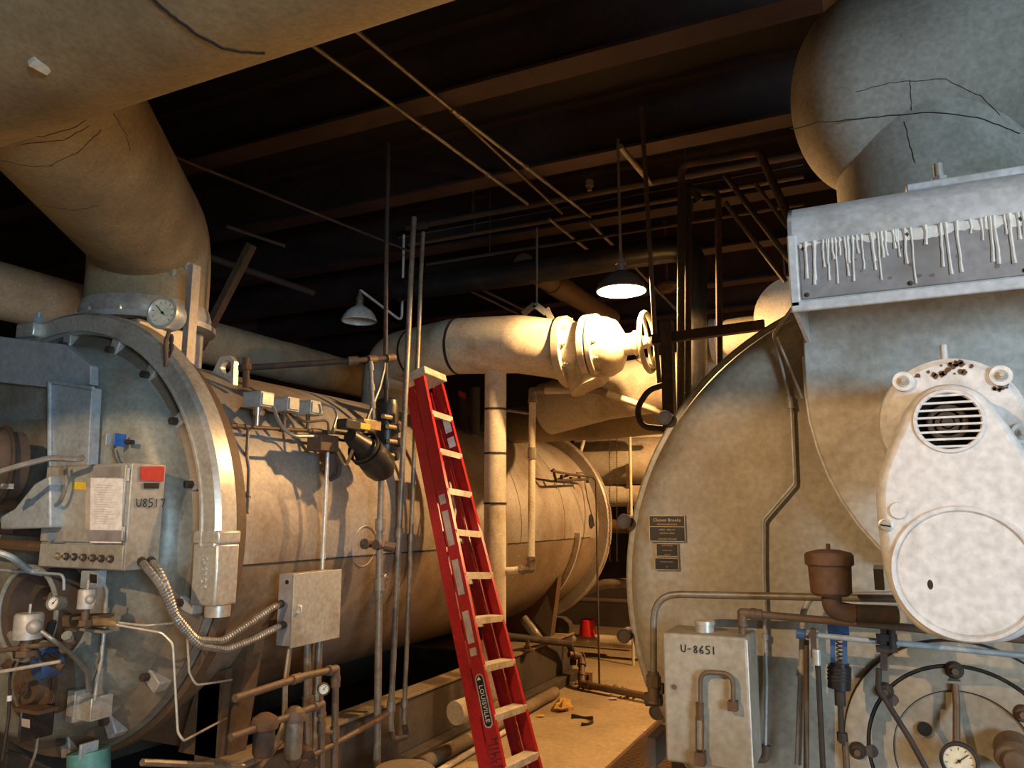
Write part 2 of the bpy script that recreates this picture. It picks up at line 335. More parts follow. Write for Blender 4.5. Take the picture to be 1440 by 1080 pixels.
# smokebox on top and lifting lugs
MB().box((C1.x-.40, 3.10, 2.55), (C1.x+.30, 3.62, 3.02)).build('smokebox', 'silver', b1, bevel=.02)
for px, y in ((310, 3.62),):
    q = lambda a, b: PY(a, b, 3.62)
    pts = [q(293, 527), q(309, 502), q(323, 500), q(329, 508), q(329, 533), q(293, 530)]
    lug = MB(); n = 16; c = q(318, 516); rr = .045
    outer = []
    bm_out = [V3((p.x, 3.62, p.z)) for p in pts]; bm_out[0].z -= .05; bm_out[4].z -= .12; bm_out[5].z -= .12
    hole = [c+V3((rr*math.cos(2*math.pi*k/n), 0, rr*math.sin(2*math.pi*k/n))) for k in range(n)]
    bm = bmesh.new(); ed = []
    for loop in (bm_out, hole):
        vs = [bm.verts.new(v) for v in loop]; ed += [bm.edges.new((vs[i], vs[(i+1) % len(vs)])) for i in range(len(vs))]
    bmesh.ops.triangle_fill(bm, edges=ed, use_beauty=True)
    g = bmesh.ops.extrude_face_region(bm, geom=bm.faces[:]); bmesh.ops.translate(bm, verts=[v for v in g['geom'] if isinstance(v, bmesh.types.BMVert)], vec=(0, .04, 0))
    bm.verts.ensure_lookup_table(); bm.verts.index_update()
    lug.add([v.co for v in bm.verts], [[v.index for v in f.verts] for f in bm.faces]); bm.free()
    lug.build('lifting_lug', 'bright', b1)
q = PX(801, 640, -3.95); MB().box((q.x-.05, q.y-.1, q.z-.15), (q.x+.05, q.y+.1, q.z+.36)).build('lifting_post', 'brown', b1, bevel=.008)
# saddles
for y0, y1 in ((3.5, 3.62), (8.2, 8.32)):
    MB().prism([(C1.x-.85, y0, .50), (C1.x+.85, y0, .50), (C1.x+.95, y0, 1.15), (C1.x+.5, y0, .78), (C1.x, y0, .66), (C1.x-.5, y0, .78), (C1.x-.95, y0, 1.15)], (0, y1-y0, 0)).build('saddle', 'brown', b1, flat=True)
g = [PY(310, 1012, 3.45), PY(324, 1000, 3.45), PY(350, 1075, 3.45)]
MB().prism([(-3.75, 3.42, .50), (-3.45, 3.42, .50), (-3.42, 3.42, .98), (-3.62, 3.42, .92)], (0, .05, 0)).build('front_gusset', 'brown', b1, flat=True)
MB().box((-3.62, 3.42, .10), (-3.46, 3.56, .9)).build('front_leg', 'brown', b1)
MB().box((-3.305, 3.95, .10), (-3.245, 4.05, 1.2)).build('side_leg', 'brown', b1)
# burner parts belonging to the front head
wb = T('windbox', 'blue-grey sheet metal windbox with chamfered corner on the far left boiler front', 'duct', PY(60, 560, 2.62))
MB().prism([PY(-90, 462, 2.66), PY(90, 484, 2.66), PY(127, 514, 2.66), PY(127, 541, 2.66), PY(70, 545, 2.66), PY(-90, 528, 2.66)], (0, .05, 0)).build('upper_duct', 'bluegrey', wb, bevel=.006, flat=True)
MB().prism([PY(72, 540, 2.64), PY(129, 545, 2.64), PY(123, 662, 2.64), PY(72, 664, 2.64)], (0, .06, 0)).build('side_panel', 'bluegrey', wb, bevel=.004, flat=True)
MB().tube([PY(70, 664, 2.63), PY(70, 536, 2.63)], .012, 8).tube([PY(68, 536, 2.63), PY(131, 546, 2.63)], .011, 8).build('edge_rail', 'bluegrey', wb)
MB().box((-5.4, 2.665, 1.75), (-4.0, 2.715, 2.36)).build('back_panel', 'greygreen', wb)
bl = T('burner_blower', 'round dark burner blower drum cut off by the left picture edge', 'blower', PY(5, 740, 2.3))
c = PY(-26, 652, 2.34)
MB().lathe([(.0, 0), (.13, 0), (.155, .02), (.17, .05), (.17, .07), (.185, .075), (.185, .09), (.17, .095), (.17, .16), (.0, .16)], c, (.25, 1, 0), 40).build('drum', 'dust', bl)
MB().torus(c+V3((.02, .08, 0)), (.25, 1, 0), .185, .014, 40).build('clamp_band', 'iron', bl)
MB().prism([PY(0, 745, 2.42), PY(70, 742, 2.42), PY(70, 668, 2.42), PY(48, 680, 2.42), PY(20, 715, 2.42), PY(0, 726, 2.42)], (0, .25, 0)).build('scroll_skirt', 'bluegrey', bl, bevel=.01)
MB().obox(PY(10, 684, 2.25), X, Y, Z, .03, .012, .012).build('latch', 'bright', bl)
# ---- burner cluster low on the left
bu = T('burner', 'round brown burner mouth with gas train fittings low on the left boiler front', 'burner', PY(50, 1000, 2.75))
c = PY(38, 862, 2.55)
MB().lathe([(.0, .16), (.11, .16), (.12, .10), (.16, .10), (.185, .02), (.225, .0), (.235, .03), (.235, .32), (0, .32)], c, Y, 48).build('burner_throat', 'dust', bu)
MB().torus(c+V3((0, .0, 0)), Y, .225, .013, 48).build('throat_ring', 'greygreen', bu)
c2 = PY(42, 960, 2.6)
MB().lathe([(0, -.02), (.10, -.02), (.105, .02), (.17, .03), (.175, .22), (0, .22)], c2, Y, 40).build('burner_base', 'brown', bu)
MB().torus(c2+V3((.01, 0, 0)), Y, .17, .007, 40).build('base_ring', 'iron', bu)
MB().lathe([(0, 0), (.065, 0), (.07, .02), (.07, .1), (0, .1)], PY(50, 938, 2.48), (.2, 1, .2), 24).build('blue_cap', 'bluevalve', bu, 'blue painted cap')
for px, py in ((34, 970), (12, 935)): bolt(PY(px, py, 2.55), (0, -1, 0), .02, .02, bu, 'rust', 'burner_bolt')
rnd = random.Random(3)
for i in range(16):
    p = PY(20+rnd.random()*110, 880+rnd.random()*55, 2.40+rnd.random()*.12); q = p+V3((rnd.uniform(-.09, .09), rnd.uniform(-.03, .05), rnd.uniform(-.06, .06)))
    MB().cyl(p, q, .016+.012*rnd.random(), n=10).build('gas_fitting', rnd.choice(['iron', 'rust', 'brown', 'iron', 'greygreen']), bu)
MB().box(PY(78, 840, 2.55), PY(112, 880, 2.68)).build('valve_body', 'brown', bu, bevel=.008)
for py, m_ in ((712, 'brown'), (746, 'iron'), (768, 'brown')):
    MB().tube([PY(-20, py-4, 2.55), PY(64, py+2, 2.55)], .03, 10).build('air_pipe', m_, bu)
# gauge helper
def gauge(name, c, n, r, label, depth=.05, needle=.6, stem=None, ring='bright', face='dialwhite', ticks=12, up=Z, cat='gauge', body=None):
    n = V3(n).normalized(); c = V3(c); u = V3(up); u = (u-n*u.dot(n)).normalized(); s = u.cross(n).normalized()
    t = T(name, label, cat, c-Z*(r*1.2) if stem is None else V3(stem[-1]))
    MB().lathe([(0, -depth), (r*.92, -depth), (r, -depth*.85), (r, -depth*.2), (r*.98, 0), (0, 0)], c, n, 40).build('case', body or ring, t)
    MB().lathe([(r*.86, -.004), (r*.86, .008), (r*.93, .014), (r*1.06, .012), (r*1.08, 0), (r*1.06, -.014), (r*.9, -.012)], c, n, 40, caps=False).build('bezel', ring, t)
    d = MB().lathe([(0, -.002), (r*.87, -.002), (r*.87, .003), (0, .003)], c, n, 40).build('dial', face, t)
    tk = MB()
    for i in range(ticks):
        a = math.radians(-135+270*i/(ticks-1)); e = u*math.cos(a)+s*math.sin(a); tk.bar(c+e*r*.62+n*.004, c+e*r*.76+n*.004, r*.035, .001, n)
    tk.build('dial_mark', 'ink', d, kind=None)
    a = needle; e = u*math.cos(a)+s*math.sin(a)
    MB().bar(c-e*r*.25+n*.006, c+e*r*.68+n*.006, r*.05, .002, n).cyl(c+n*.003, c+n*.009, r*.09, n=12).build('needle', 'ink', d)
    if stem: MB().tube(stem, .011, 10, .02).build('stem', 'brown', t)
    return t
gauge('thermometer', PY(76, 848, 2.33), (.25, -1, .12), .030, 'small white round thermometer dial beside the burner throat on the left', needle=.7, stem=[PY(74, 846, 2.36), PY(64, 842, 2.50)], ring='greygreen')
# igniter cup / solenoid cups
for px, py, y, h, r, lab in ((40, 880, 2.30, .11, .060, 'lower grey metal solenoid can left of the burner manifold'), (122, 842, 2.42, .085, .038, 'upper grey metal solenoid can under the cabinet')):
    p = PY(px, py, y); t = T('solenoid_can', lab, 'valve', p-Z*(h*.5+.07))
    MB().lathe([(0, -h/2), (r, -h/2), (r, h*.42), (r*.9, h/2), (0, h/2)], p, Z, 28).build('can', 'silver', t)
    MB().cyl(p-Z*(h/2+.07), p-Z*h/2, r*.45, n=16).cyl(p-Z*(h/2+.075), p-Z*(h/2+.05), r*.75, n=6).build('neck', 'brown', t)
    MB().cyl(p+Z*h/2, p+Z*(h/2+.04), .006, n=8).build('stud', 'bright', t)
    MB().sphere(p+V3((r*.9, -.01, 0)), r*.55, 14, 10).build('side_cap', 'silver', t)
def cable(name, pts, r, m, label, cat='conduit', fil=.06, n=8): return MB().tube(pts, r, n, fil, 6).solo(name, m, label, cat)
cable('flexible_conduit', [PY(58, 888, 2.27), PY(75, 900, 2.3), PY(103, 922, 2.45), PY(122, 945, 2.6), PY(124, 972, 2.66)], .010, 'flex', 'grey flexible lead curving from the lower solenoid can to a small square box', fil=.1)
sb = T('junction_box', 'small square grey junction box low on the left boiler head', 'junction box', PY(116, 1006, 2.78))
MB().box(PY(106, 972, 2.66), PY(128, 1006, 2.80)).build('box', 'cabinet', sb, bevel=.004)
MB().box(PY(129, 982, 2.68), PY(136, 1004, 2.80)).build('conduit_fitting', 'bright', sb, bevel=.004)
pipe('conduit_pipe', [PY(133, 984, 2.70), PY(136, 960, 2.70), PY(142, 930, 2.70), PY(146, 890, 2.70), PY(150, 830, 2.66), PY(140, 812, 2.62)], .010, 'bright', 'pale thin conduit rising from the small box to the little meter under the cabinet', 'conduit', .05)
rb = T('relay', 'black square ignition transformer with a white label at lower left', 'transformer', PY(50, 1034, 2.5))
MB().box(PY(30, 1000, 2.45), PY(72, 1033, 2.62)).build('case', 'black', rb, bevel=.008)
MB().prism([PY(31, 1010, 2.445), PY(42, 1012, 2.445), PY(42, 1024, 2.445), PY(31, 1021, 2.445)], (0, -.002, 0)).build('label', 'label', rb)
MB().obox(PY(50, 997, 2.5), X, Y, Z, .09, .05, .008).build('lid', 'rust', rb)
ml = T('meter_box', 'small square pale meter hanging under the control cabinet', 'meter', PY(131, 826, 2.55))
MB().box(PY(124, 803, 2.50), PY(139, 825, 2.60)).build('case', 'bluegrey', ml, bevel=.003)
MB().prism([PY(124.5, 804, 2.498), PY(138, 806, 2.498), PY(138, 824, 2.498), PY(124.5, 822, 2.498)], (0, -.004, 0)).build('face_frame', 'bright', ml)
MB().prism([PY(127, 807, 2.492), PY(136, 808, 2.492), PY(136, 820, 2.492), PY(127, 819, 2.492)], (0, -.003, 0)).build('display', 'black', ml)
mf = T('gas_manifold', 'brown and brass manifold block where two thin copper tubes start', 'manifold', PY(140, 882, 2.55))
MB().bar(PY(92, 873, 2.50), PY(150, 872, 2.52), .05, .06).build('block', 'brown', mf, bevel=.01)
MB().tube([PY(126, 874, 2.46), PY(152, 875, 2.46), PY(164, 877, 2.47)], [.017, .02, .011], 10).build('adapter', 'brass', mf)
MB().bar(PY(112, 868, 2.48), PY(150, 866, 2.5), .09, .014).build('flange_plate', 'brown', mf)
MB().bar(PY(118, 884, 2.48), PY(152, 888, 2.5), .05, .012).build('bracket', 'greygreen', mf)
cable('copper_tube', [PY(160, 875, 2.47), PY(205, 880, 2.6), PY(248, 876, 2.80)], .0055, 'bright', 'upper thin bare tube running right from the manifold to the head edge', 'tube')
cable('copper_tube', [PY(160, 878, 2.47), PY(228, 890, 2.55), PY(243, 905, 2.57), PY(250, 1030, 2.60), PY(258, 1042, 2.62), PY(318, 1010, 3.3)], .0055, 'bright', 'long thin bare tube dropping from the manifold then hooking right at the bottom', 'tube', .06)
cable('copper_tube', [PY(263, 892, 2.9), PY(266, 945, 2.92), PY(275, 964, 2.95), PY(326, 956, 3.3)], .0055, 'bright', 'short thin bare tube hooked below the corrugated conduits', 'tube', .06)
cable('steel_tube', [PY(-30, 950, 2.2), PY(85, 930, 2.36)], .008, 'bright', 'straight pale rod crossing the burner at the left edge', 'rod')
cable('steel_tube', [PY(-20, 918, 2.25), PY(50, 908, 2.30), PY(90, 905, 2.45)], .011, 'brown', 'brown gas tube under the lower solenoid can', 'tube')
pipe('steel_tube', [PY(14, 970, 2.5), PY(12, 1010, 2.5), PY(3, 1070, 2.45)], .008, 'iron', 'thin dark downpipe with a white sleeve at the left edge', 'tube', joints=[(0, .3)], fitm='white')
cable('drain_hose', [PY(54, 1034, 2.55), PY(50, 1060, 2.55), PY(40, 1085, 2.5)], .007, 'galv', 'thin hanging cable below the black transformer', 'cable')
cable('floor_conduit', [PY(8, 1056, 2.5), PY(30, 1062, 2.6), PY(120, 1105, 2.9)], .009, 'iron', 'dark conduit running down right at the bottom left corner', 'conduit')
tp = T('teal_pump', 'teal capped cylinder below the left boiler head at the bottom edge', 'pump', PY(125, 1085, 2.8))
MB().cyl(PY(125, 1110, 2.85), PY(125, 1055, 2.85), .10, n=28).build('body', 'teal', tp)
MB().box(PY(111, 1047, 2.76), PY(138, 1062, 2.86)).build('cap', 'bluegrey', tp, bevel=.004)
# ---- control cabinet
cc = T('control_cabinet', 'grey control cabinet with a taped paper sheet, red label and hand-written number', 'cabinet', (-3.45, 2.60, 1.585))
MB().box((-3.77, 2.50, 1.590), (-3.160, 2.69, 2.085)).build('body', 'cabinet', cc, bevel=.006)
MB().box((-3.76, 2.486, 1.715), (-3.185, 2.50, 2.078)).build('door', 'cabinet', cc, bevel=.004)
MB().box((-3.76, 2.490, 1.595), (-3.165, 2.50, 1.705)).build('switch_panel', 'cabinet', cc, bevel=.003)
MB().box((-3.7, 2.69, 1.65), (-3.3, 2.86, 2.02)).build('mounting', 'cabinet', cc)
for z in (1.76, 2.03): MB().cyl((-3.172, 2.489, z-.03), (-3.172, 2.489, z+.03), .008, n=8).build('hinge', 'bright', cc)
ps = PY(128, 745, 2.486); 
sh = MB().prism([PY(128, 672, 2.484), PY(174, 673, 2.484), PY(171, 746, 2.484), PY(127, 745, 2.484)], (0, -.002, 0)).build('paper_sheet', 'white', cc)
for i in range(17):
    z0 = 682+i*3.4; a = PY(137 if i in (0, 3) else 132, z0, 2.481); b = PY(160 if i in (0, 3) else 150+((i*7) % 5)*3.5, z0+.6, 2.481)
    MB().bar(a, b, .0014, .0006, (0, -1, 0)).build('text_line', 'label', sh)
MB().prism([PY(121, 685, 2.485), PY(128, 685, 2.485), PY(127, 744, 2.485), PY(120, 744, 2.485)], (0, -.001, 0)).build('paper_backing', 'label', cc)
MB().prism([PY(130, 656, 2.485), PY(170, 656, 2.485), PY(170, 671, 2.485), PY(130, 670, 2.485)], (0, -.001, 0)).build('tape_shadow_patch', 'sheet', cc, 'grey patch painted for tape and its shadow')  # tape and its shadow painted as one grey patch
MB().prism([PY(123, 747, 2.485), PY(175, 747, 2.485), PY(175, 761, 2.485), PY(123, 761, 2.485)], (0, -.001, 0)).build('grey_plate', 'sheet', cc, 'dark grey data plate')
MB().prism([PY(127, 761, 2.485), PY(171, 762, 2.485), PY(171, 764, 2.485), PY(127, 763.5, 2.485)], (0, -.001, 0)).build('white_strip', 'white', cc, 'thin white strip')
MB().prism([PY(101, 678, 2.485), PY(121, 678, 2.485), PY(121, 689, 2.485), PY(101, 688, 2.485)], (0, -.001, 0)).build('yellow_sticker', 'yellow', cc, 'yellow sticker')
MB().prism([PY(68, 747, 2.485), PY(89, 748, 2.485), PY(89, 763, 2.485), PY(68, 762, 2.485)], (0, -.002, 0)).build('lock_plate', 'sheet', cc)
MB().cyl(PY(73, 755, 2.484), PY(73, 755, 2.47), .018, n=16).build('door_lock', 'black', cc)
MB().cyl(PY(77, 710, 2.484), PY(77, 710, 2.47), .012, n=12).build('door_knob', 'bright', cc)
for i, px in enumerate((83, 94.5, 106, 119, 132, 144, 157)):
    p = PY(px, 781.5+(px-83)*.06, 2.49); k_ = MB().cyl(p, p-Y*.012, .017, n=16).build('switch', 'iron' if i else 'brass', cc)
    MB().cyl(p-Y*.012, p-Y*.026, .009, n=12).build('switch_cap', 'chrome', k_)
rx = -3.156
MB().prism([PX(197, 656, rx), PX(231, 656, rx), PX(230, 677, rx), PX(197, 676, rx)], (.002, 0, 0)).build('red_sticker', 'redlabel', cc, 'red warning label on the cabinet side')
MB().prism([PX(202, 679, rx), PX(224, 679, rx), PX(223, 687, rx), PX(202, 687, rx)], (.003, 0, 0)).build('name_strip', 'black', cc, 'small black name strip')
hp = PX(191.5, 713, rx+.001); handwriting('U8517', hp, Y, Z, .040, cc, .0025, .84)
# corrugated conduits to lower box
for i, (a, b, lab) in enumerate((((199, 789), (398, 848), 'upper corrugated metal conduit from the cabinet to the shell box'), ((212, 788), (400, 878), 'lower corrugated metal conduit from the cabinet to the shell box'))):
    p0 = PX(a[0], a[1], -3.15)
    pts = [p0, PX(a[0]+9, a[1]+12, -3.05), PX(225+i*8, 822, -3.0), PX(243+i*6, 862+i*12, -3.0), PX(275+i*4, 900+i*8, -3.0), PX(312+i*6, 902+i*12, -3.0), PX(355, 874+i*26, -3.0), PX(b[0]-14, b[1]+6, -3.0), PX(b[0], b[1], -3.0)]
    t = T('corrugated_conduit', lab, 'conduit', min(pts, key=lambda p: p.z))
    f = fillet(pts, .12, 8); 
    # resample for ridges
    rs = [f[0]]
    for p in f[1:]:
        while (p-rs[-1]).length > .008: rs.append(rs[-1]+(p-rs[-1]).normalized()*.008)
    MB().tube(rs, [.0195 if j % 2 else .0165 for j in range(len(rs))], 8).build('flexible_run', 'flex', t)
    for e, d in ((rs[0], rs[3]-rs[0]), (rs[-1], rs[-4]-rs[-1])): MB().cyl(e, e+d.normalized()*.035, .021, n=12).build('end_fitting', 'iron', t)
# blue pressure switch
bs = T('pressure_switch', 'small blue switch on the upper right of the left boiler head', 'switch', PY(162, 628, 2.68))
MB().box(PY(160, 609, 2.63), PY(177, 628, 2.70)).build('blue_cover', 'blue', bs, 'blue cover', bevel=.004)
MB().box(PY(150, 609, 2.65), PY(160, 627, 2.70)).build('terminal_block', 'bluegrey', bs, bevel=.003)
MB().cyl(PY(177, 621, 2.68), PY(187, 622, 2.68), .012, n=12).build('nipple', 'iron', bs)
MB().tube([PY(158, 629, 2.68), PY(161, 643, 2.67), PY(167, 654, 2.66)], .006, 8, .02).build('lead', 'galv', bs)
cable('flexible_conduit', [PY(-30, 672, 2.1), PY(30, 654, 2.2), PY(70, 644, 2.3), PY(110, 646, 2.38), PY(116, 644, 2.42)], .014, 'flex', 'grey flexible conduit running along the top of the cabinet to the left edge', fil=.1)
cable('flexible_conduit', [PY(92, 655, 2.44), PY(94, 678, 2.43), PY(86, 705, 2.43), PY(76, 712, 2.45)], .010, 'flex', 'short dull conduit looping across the cabinet door corner', fil=.08)
cable('cable_bundle', [PY(-20, 772, 2.3), PY(15, 782, 2.35), PY(40, 802, 2.5), PY(60, 806, 2.56)], .016, 'bluegrey', 'grey cable bundle entering under the cabinet from the left edge', 'cable', .08)
cable('steel_tube', [PY(-20, 800, 2.5), PY(90, 808, 2.52), PY(90, 830, 2.52)], .007, 'bluegrey', 'thin horizontal blue-grey tube just below the cabinet', 'tube')
# big gauge
gauge('pressure_gauge', PY(229, 440, 2.78), (.28, -1, .03), .083, 'large round pressure gauge with cream dial on the left boiler hoop', depth=.10, needle=-.75, stem=[PY(238, 466, 2.83), PY(233, 480, 2.83), PY(234, 515, 2.86)], ring='bright', face='dial', ticks=10, body='bluegrey')
pipe('siphon_tube', [PY(241, 470, 2.87), PY(241, 492, 2.88), PY(235, 508, 2.88)], .009, 'iron', 'dark siphon pipe behind the stem of the big cream gauge', 'pipe', .02, joints=[(0, .3), (0, .8)])
# ---- support post next to stack
MB().box((PY(266, 450, 3.2).x, 3.16, 2.45), (PY(266, 450, 3.2).x+.045, 3.22, 3.32)).solo('support_post', 'shell', 'pale vertical angle post right of the big gauge and stack', 'post')
# ================================================================== flues
fl = T('flue_duct', 'huge tan plastered flue duct across the top left with a branch to the left boiler', 'duct', (C1.x, 3.38, 3.02))
MB().cyl((XL+.2, 1.5, 3.66), (1.2, 1.5, 3.66), .42, n=64).build('main_duct', 'duct', fl)
MB().tube([(C1.x, 3.40, 3.10), (C1.x, 3.40, 3.66), (-2.85, 1.45, 3.70)], .375, 48, .42, 12).build('branch', 'duct', fl)
MB().lathe([(.375, 0), (.43, 0), (.43, .035), (.375, .035)], (C1.x, 3.40, 3.03), Z, 48).build('base_flange', 'silver', fl)
for a in range(0, 360, 30): bolt((C1.x+.405*math.cos(math.radians(a)), 3.40+.405*math.sin(math.radians(a)), 3.065), Z, .012, .018, fl, 'bright', 'flange_bolt')
MB().lathe([(.372, 0), (.382, 0), (.40, .06), (.382, .12), (.372, .12)], (C1.x, 3.40, 3.06), Z, 48).build('stub_collar', 'silver', fl)
def crack(pix, o, ax, R, parent, r=.004, m='crack', name='crack'):
    pts = []
    for a, b in zip(pix, pix[1:]):
        for k in range(6):
            s = k/6; pts.append(onc(a[0]*(1-s)+b[0]*s+random.uniform(-.8, .8), a[1]*(1-s)+b[1]*s+random.uniform(-.8, .8), o, ax, R))
    pts.append(onc(*pix[-1], o, ax, R)); MB().tube(pts, r, 5).build(name, m, parent)
crack([(212, -4), (240, 20), (272, 45), (312, 67), (345, 73), (372, 74)], (0, 1.5, 3.66), X, .42, fl, .006)
bx = onc(57, 92, (0, 1.5, 3.66), X, .42); MB().obox(bx, (1, 0, .4), (0, 1, 0), (-.4, 0, 1), .016, .03, .010).build('stub_bracket', 'lagpale', fl)
for pix_ in ([(2, 187), (60, 192), (105, 180), (135, 158)], [(30, 203), (90, 197), (125, 177)], [(70, 233), (110, 215), (142, 183)], [(2, 226), (40, 234), (75, 233)], [(60, 288), (100, 296), (140, 289)], [(160, 160), (178, 190), (183, 212)]): crack(pix_, (C1.x, 3.40, 3.66), (1.43, -1.95, .04), .3755, fl, .0016, 'dust', 'scuff')
# plaster fallen patches on the branch
for px, py, s in ((268, 352, .05), (262, 372, .035), (243, 382, .028), (272, 338, .03)):
    p = onc(px, py, (C1.x, 3.40, 3.4), Z, .375); MB().sphere(p, s, 10, 7, (.7, .6, 1.2)).build('broken_plaster', 'stack', fl)
f2 = T('flue_stack', 'large cracked grey plastered flue stack above the right boiler', 'duct', (.30, 3.45, 2.86))
MB().cyl((.29, 3.45, 2.84), (.29, 3.45, 4.2), .37, n=64).build('riser', 'stack', f2)
mb = MB(); mb.lathe([(.415*math.sin(t*math.pi/36)+.0005, .05-.29*math.cos(t*math.pi/36)) for t in range(19)]+[(.415, 3.6)], (.0, 3.42, 3.62), X, 64); mb.build('cross_duct', 'stack', f2)
def crack2(pix, r=.004):
    pts = []
    for a, b in zip(pix, pix[1:]):
        for k in range(5):
            s = k/5; px, py = a[0]*(1-s)+b[0]*s+random.uniform(-1, 1), a[1]*(1-s)+b[1]*s+random.uniform(-1, 1)
            p = onc(px, py, (.29, 3.45, 0), Z, .371); q = onc(px, py, (0, 3.42, 3.62), X, .416)
            pts.append(p if (p-EYE).length < (q-EYE).length and px > 1190 else q)
    MB().tube(pts, r, 5).build('crack', 'crack', f2)
crack2([(1112, 182), (1150, 172), (1200, 168), (1260, 161), (1320, 158), (1375, 165), (1410, 178), (1439, 189)], .0022)
crack2([(1279, 113), (1282, 140), (1281, 158)], .0011); crack2([(1272, 170), (1280, 205), (1289, 235)], .0011)
crack2([(1205, 128), (1260, 115), (1330, 111), (1380, 135), (1414, 170)], .0012)
# ================================================================== right boiler
b2 = T('boiler', 'right boiler with a wide dusty flat front plate carrying the fan housing', 'boiler', (C2.x, 6.0, .4))
MB().cyl((C2.x, 3.2, C2.z), (C2.x, 9.2, C2.z), R1, n=72).build('shell', 'shell', b2)
prof2 = [(1.155, 3.24), (1.155, 3.17), (1.135, 3.11), (1.095, 3.075), (1.035, 3.057), (.95, 3.05), (.001, 3.045)]
mb = MB(); mb.rings([[polar(C2, r, 2*math.pi*k/128, y) for k in range(128)] for r, y in prof2]); mb.build('front_plate', 'plate', b2)
sweep(MB(), [(1.1, 3.205), (1.182, 3.205), (1.192, 3.215), (1.192, 3.27), (1.1, 3.27)], C2, 0, 360, 128, True).build('rim_flange', 'silver', b2)
for px, py in ((937, 588), (880, 733), (879, 893), (925, 1000)):
    p = PY(px, py, 3.19); cl = MB().cyl(p+Y*.06, p-Y*.02, .026, n=20).build('rim_clamp', 'dust', b2)
    MB().torus(p-Y*.02, Y, .026, .005, 24).build('clamp_ring', 'dust', cl)
for y0, y1 in ((3.6, 3.75), (8.2, 8.35)):
    MB().prism([(C2.x-.7, y0, .40), (C2.x+.7, y0, .40), (C2.x+.95, y0, 1.0), (C2.x+.5, y0, .62), (C2.x, y0, .5), (C2.x-.5, y0, .62), (C2.x-.95, y0, 1.0)], (0, y1-y0, 0)).build('saddle', 'brown', b2, flat=True)
# burner front, low right
bc = V3((.181, 3.05, 1.079))
def oring(R, y0, y1, w, name, m): sweep(MB(), [(R-w, y1), (R-w*.6, y0), (R+w*.6, y0), (R+w, y1)], bc, 0, 360, 72, True).build(name, m, b2)
mb = MB(); mb.rings([[polar(bc, r, 2*math.pi*k/72, y) for k in range(72)] for r, y in ((.355, 3.05), (.352, 3.01), (.335, 3.0), (.285, 3.0), (.283, 3.015), (.274, 3.015), (.272, 3.0), (.205, 2.99), (.2, 3.0), (.001, 3.0))]); mb.build('burner_door', 'plate', b2)
oring(.352, 3.018, 3.05, .006, 'burner_ring', 'crack'); oring(.279, 3.0, 3.02, .005, 'inner_groove', 'crack'); oring(.203, 2.992, 3.01, .003, 'centre_groove', 'crack')
for px, py in ((1342, 942), (1244, 971), (1206, 1055), (1437, 1003), (1342, 960), (1255, 984), (1226, 1056)):
    big = py in (942, 971, 1055, 1003); p = PY(px, py, 3.0)
    kn = MB().lathe([(0, -.02), (.02, -.02), (.028, -.005), (.028, .01), (0, .01)] if big else [(0, -.006), (.02, -.006), (.022, .01), (0, .01)], p, Y, 20).build('door_stud', 'iron' if big else 'dust', b2)
    if big: MB().cyl(p-Y*.02, p-Y*.035, .011, n=6).build('stud_nut', 'brown', kn)
MB().cyl(PY(1300, 1025, 2.995), PY(1300, 1025, 2.985), .022, n=20).build('peep_hole', 'hole', b2)
gauge('pressure_gauge', PY(1349, 1070, 2.85), (-.1, -1, .1), .050, 'cream round gauge on the right boiler burner door at the bottom edge', depth=.05, needle=.9, stem=[PY(1345, 1052, 2.9), PY(1345, 990, 2.97), PY(1343, 962, 2.98)], ring='iron', face='dial', ticks=9)
hd = T('door_handle', 'brown cast latch knob at the bottom right corner', 'handle', PY(1428, 1075, 2.95))
MB().lathe([(0, -.09), (.03, -.085), (.05, -.05), (.045, 0), (.055, .03), (0, .05)], PY(1426, 1058, 2.92), (.1, 1, .1), 24).build('knob', 'brown', hd)
MB().torus(PY(1420, 1066, 2.86), (.1, 1, .2), .03, .012, 20).build('knob_ring', 'brown', hd)
# nameplates
for (x0, y0, x1, y1), lines, lab in (((913, 725, 965, 762), [('Cleaver Brooks', .028, 731.5), ('THE PACKAGED BOILER', .012, 737.5), ('MODEL    SERIAL NO', .011, 745), ('MAX PRESS  STEAM', .011, 750), ('MILWAUKEE  WISCONSIN', .010, 758)], 'upper wide black engraved nameplate on the right boiler front plate'),
        ((923, 764, 955, 783), [('WATER HEATING', .009, 767.5), ('SURFACE   SQ FT', .008, 774), ('YEAR BUILT', .008, 780)], 'middle small black nameplate on the right boiler front plate'),
        ((921, 784, 956, 802), [('NATIONAL BOARD', .009, 790), ('NO', .009, 797)], 'lowest small black nameplate on the right boiler front plate')):
    a, b = PY(x0, y0, 3.046), PY(x1, y1, 3.046); t = T('nameplate', lab, 'plate', ((a.x+b.x)/2, 3.046, b.z))
    MB().box((a.x, 3.04, b.z), (b.x, 3.056, a.z)).build('plate', 'black', t, bevel=.001)
    fr = MB(); w = .0025
    fr.box((a.x, 3.037, a.z-w), (b.x, 3.041, a.z)).box((a.x, 3.037, b.z), (b.x, 3.041, b.z+w)).box((a.x, 3.037, b.z), (a.x+w, 3.041, a.z)).box((b.x-w, 3.037, b.z), (b.x, 3.041, a.z)).build('rim', 'brass', t)
    if y0 == 725: MB().box((a.x, 3.037, PY(940, 741, 3.046).z), (b.x, 3.041, PY(940, 741, 3.046).z+.002)).build('divider', 'brass', t)
    for s_, sz, py in lines: text(s_, sz*.62, ((a.x+b.x)/2, 3.0395, PY(940, py, 3.046).z), X, Z, 'brass', t, 'engraved_line', .0006)
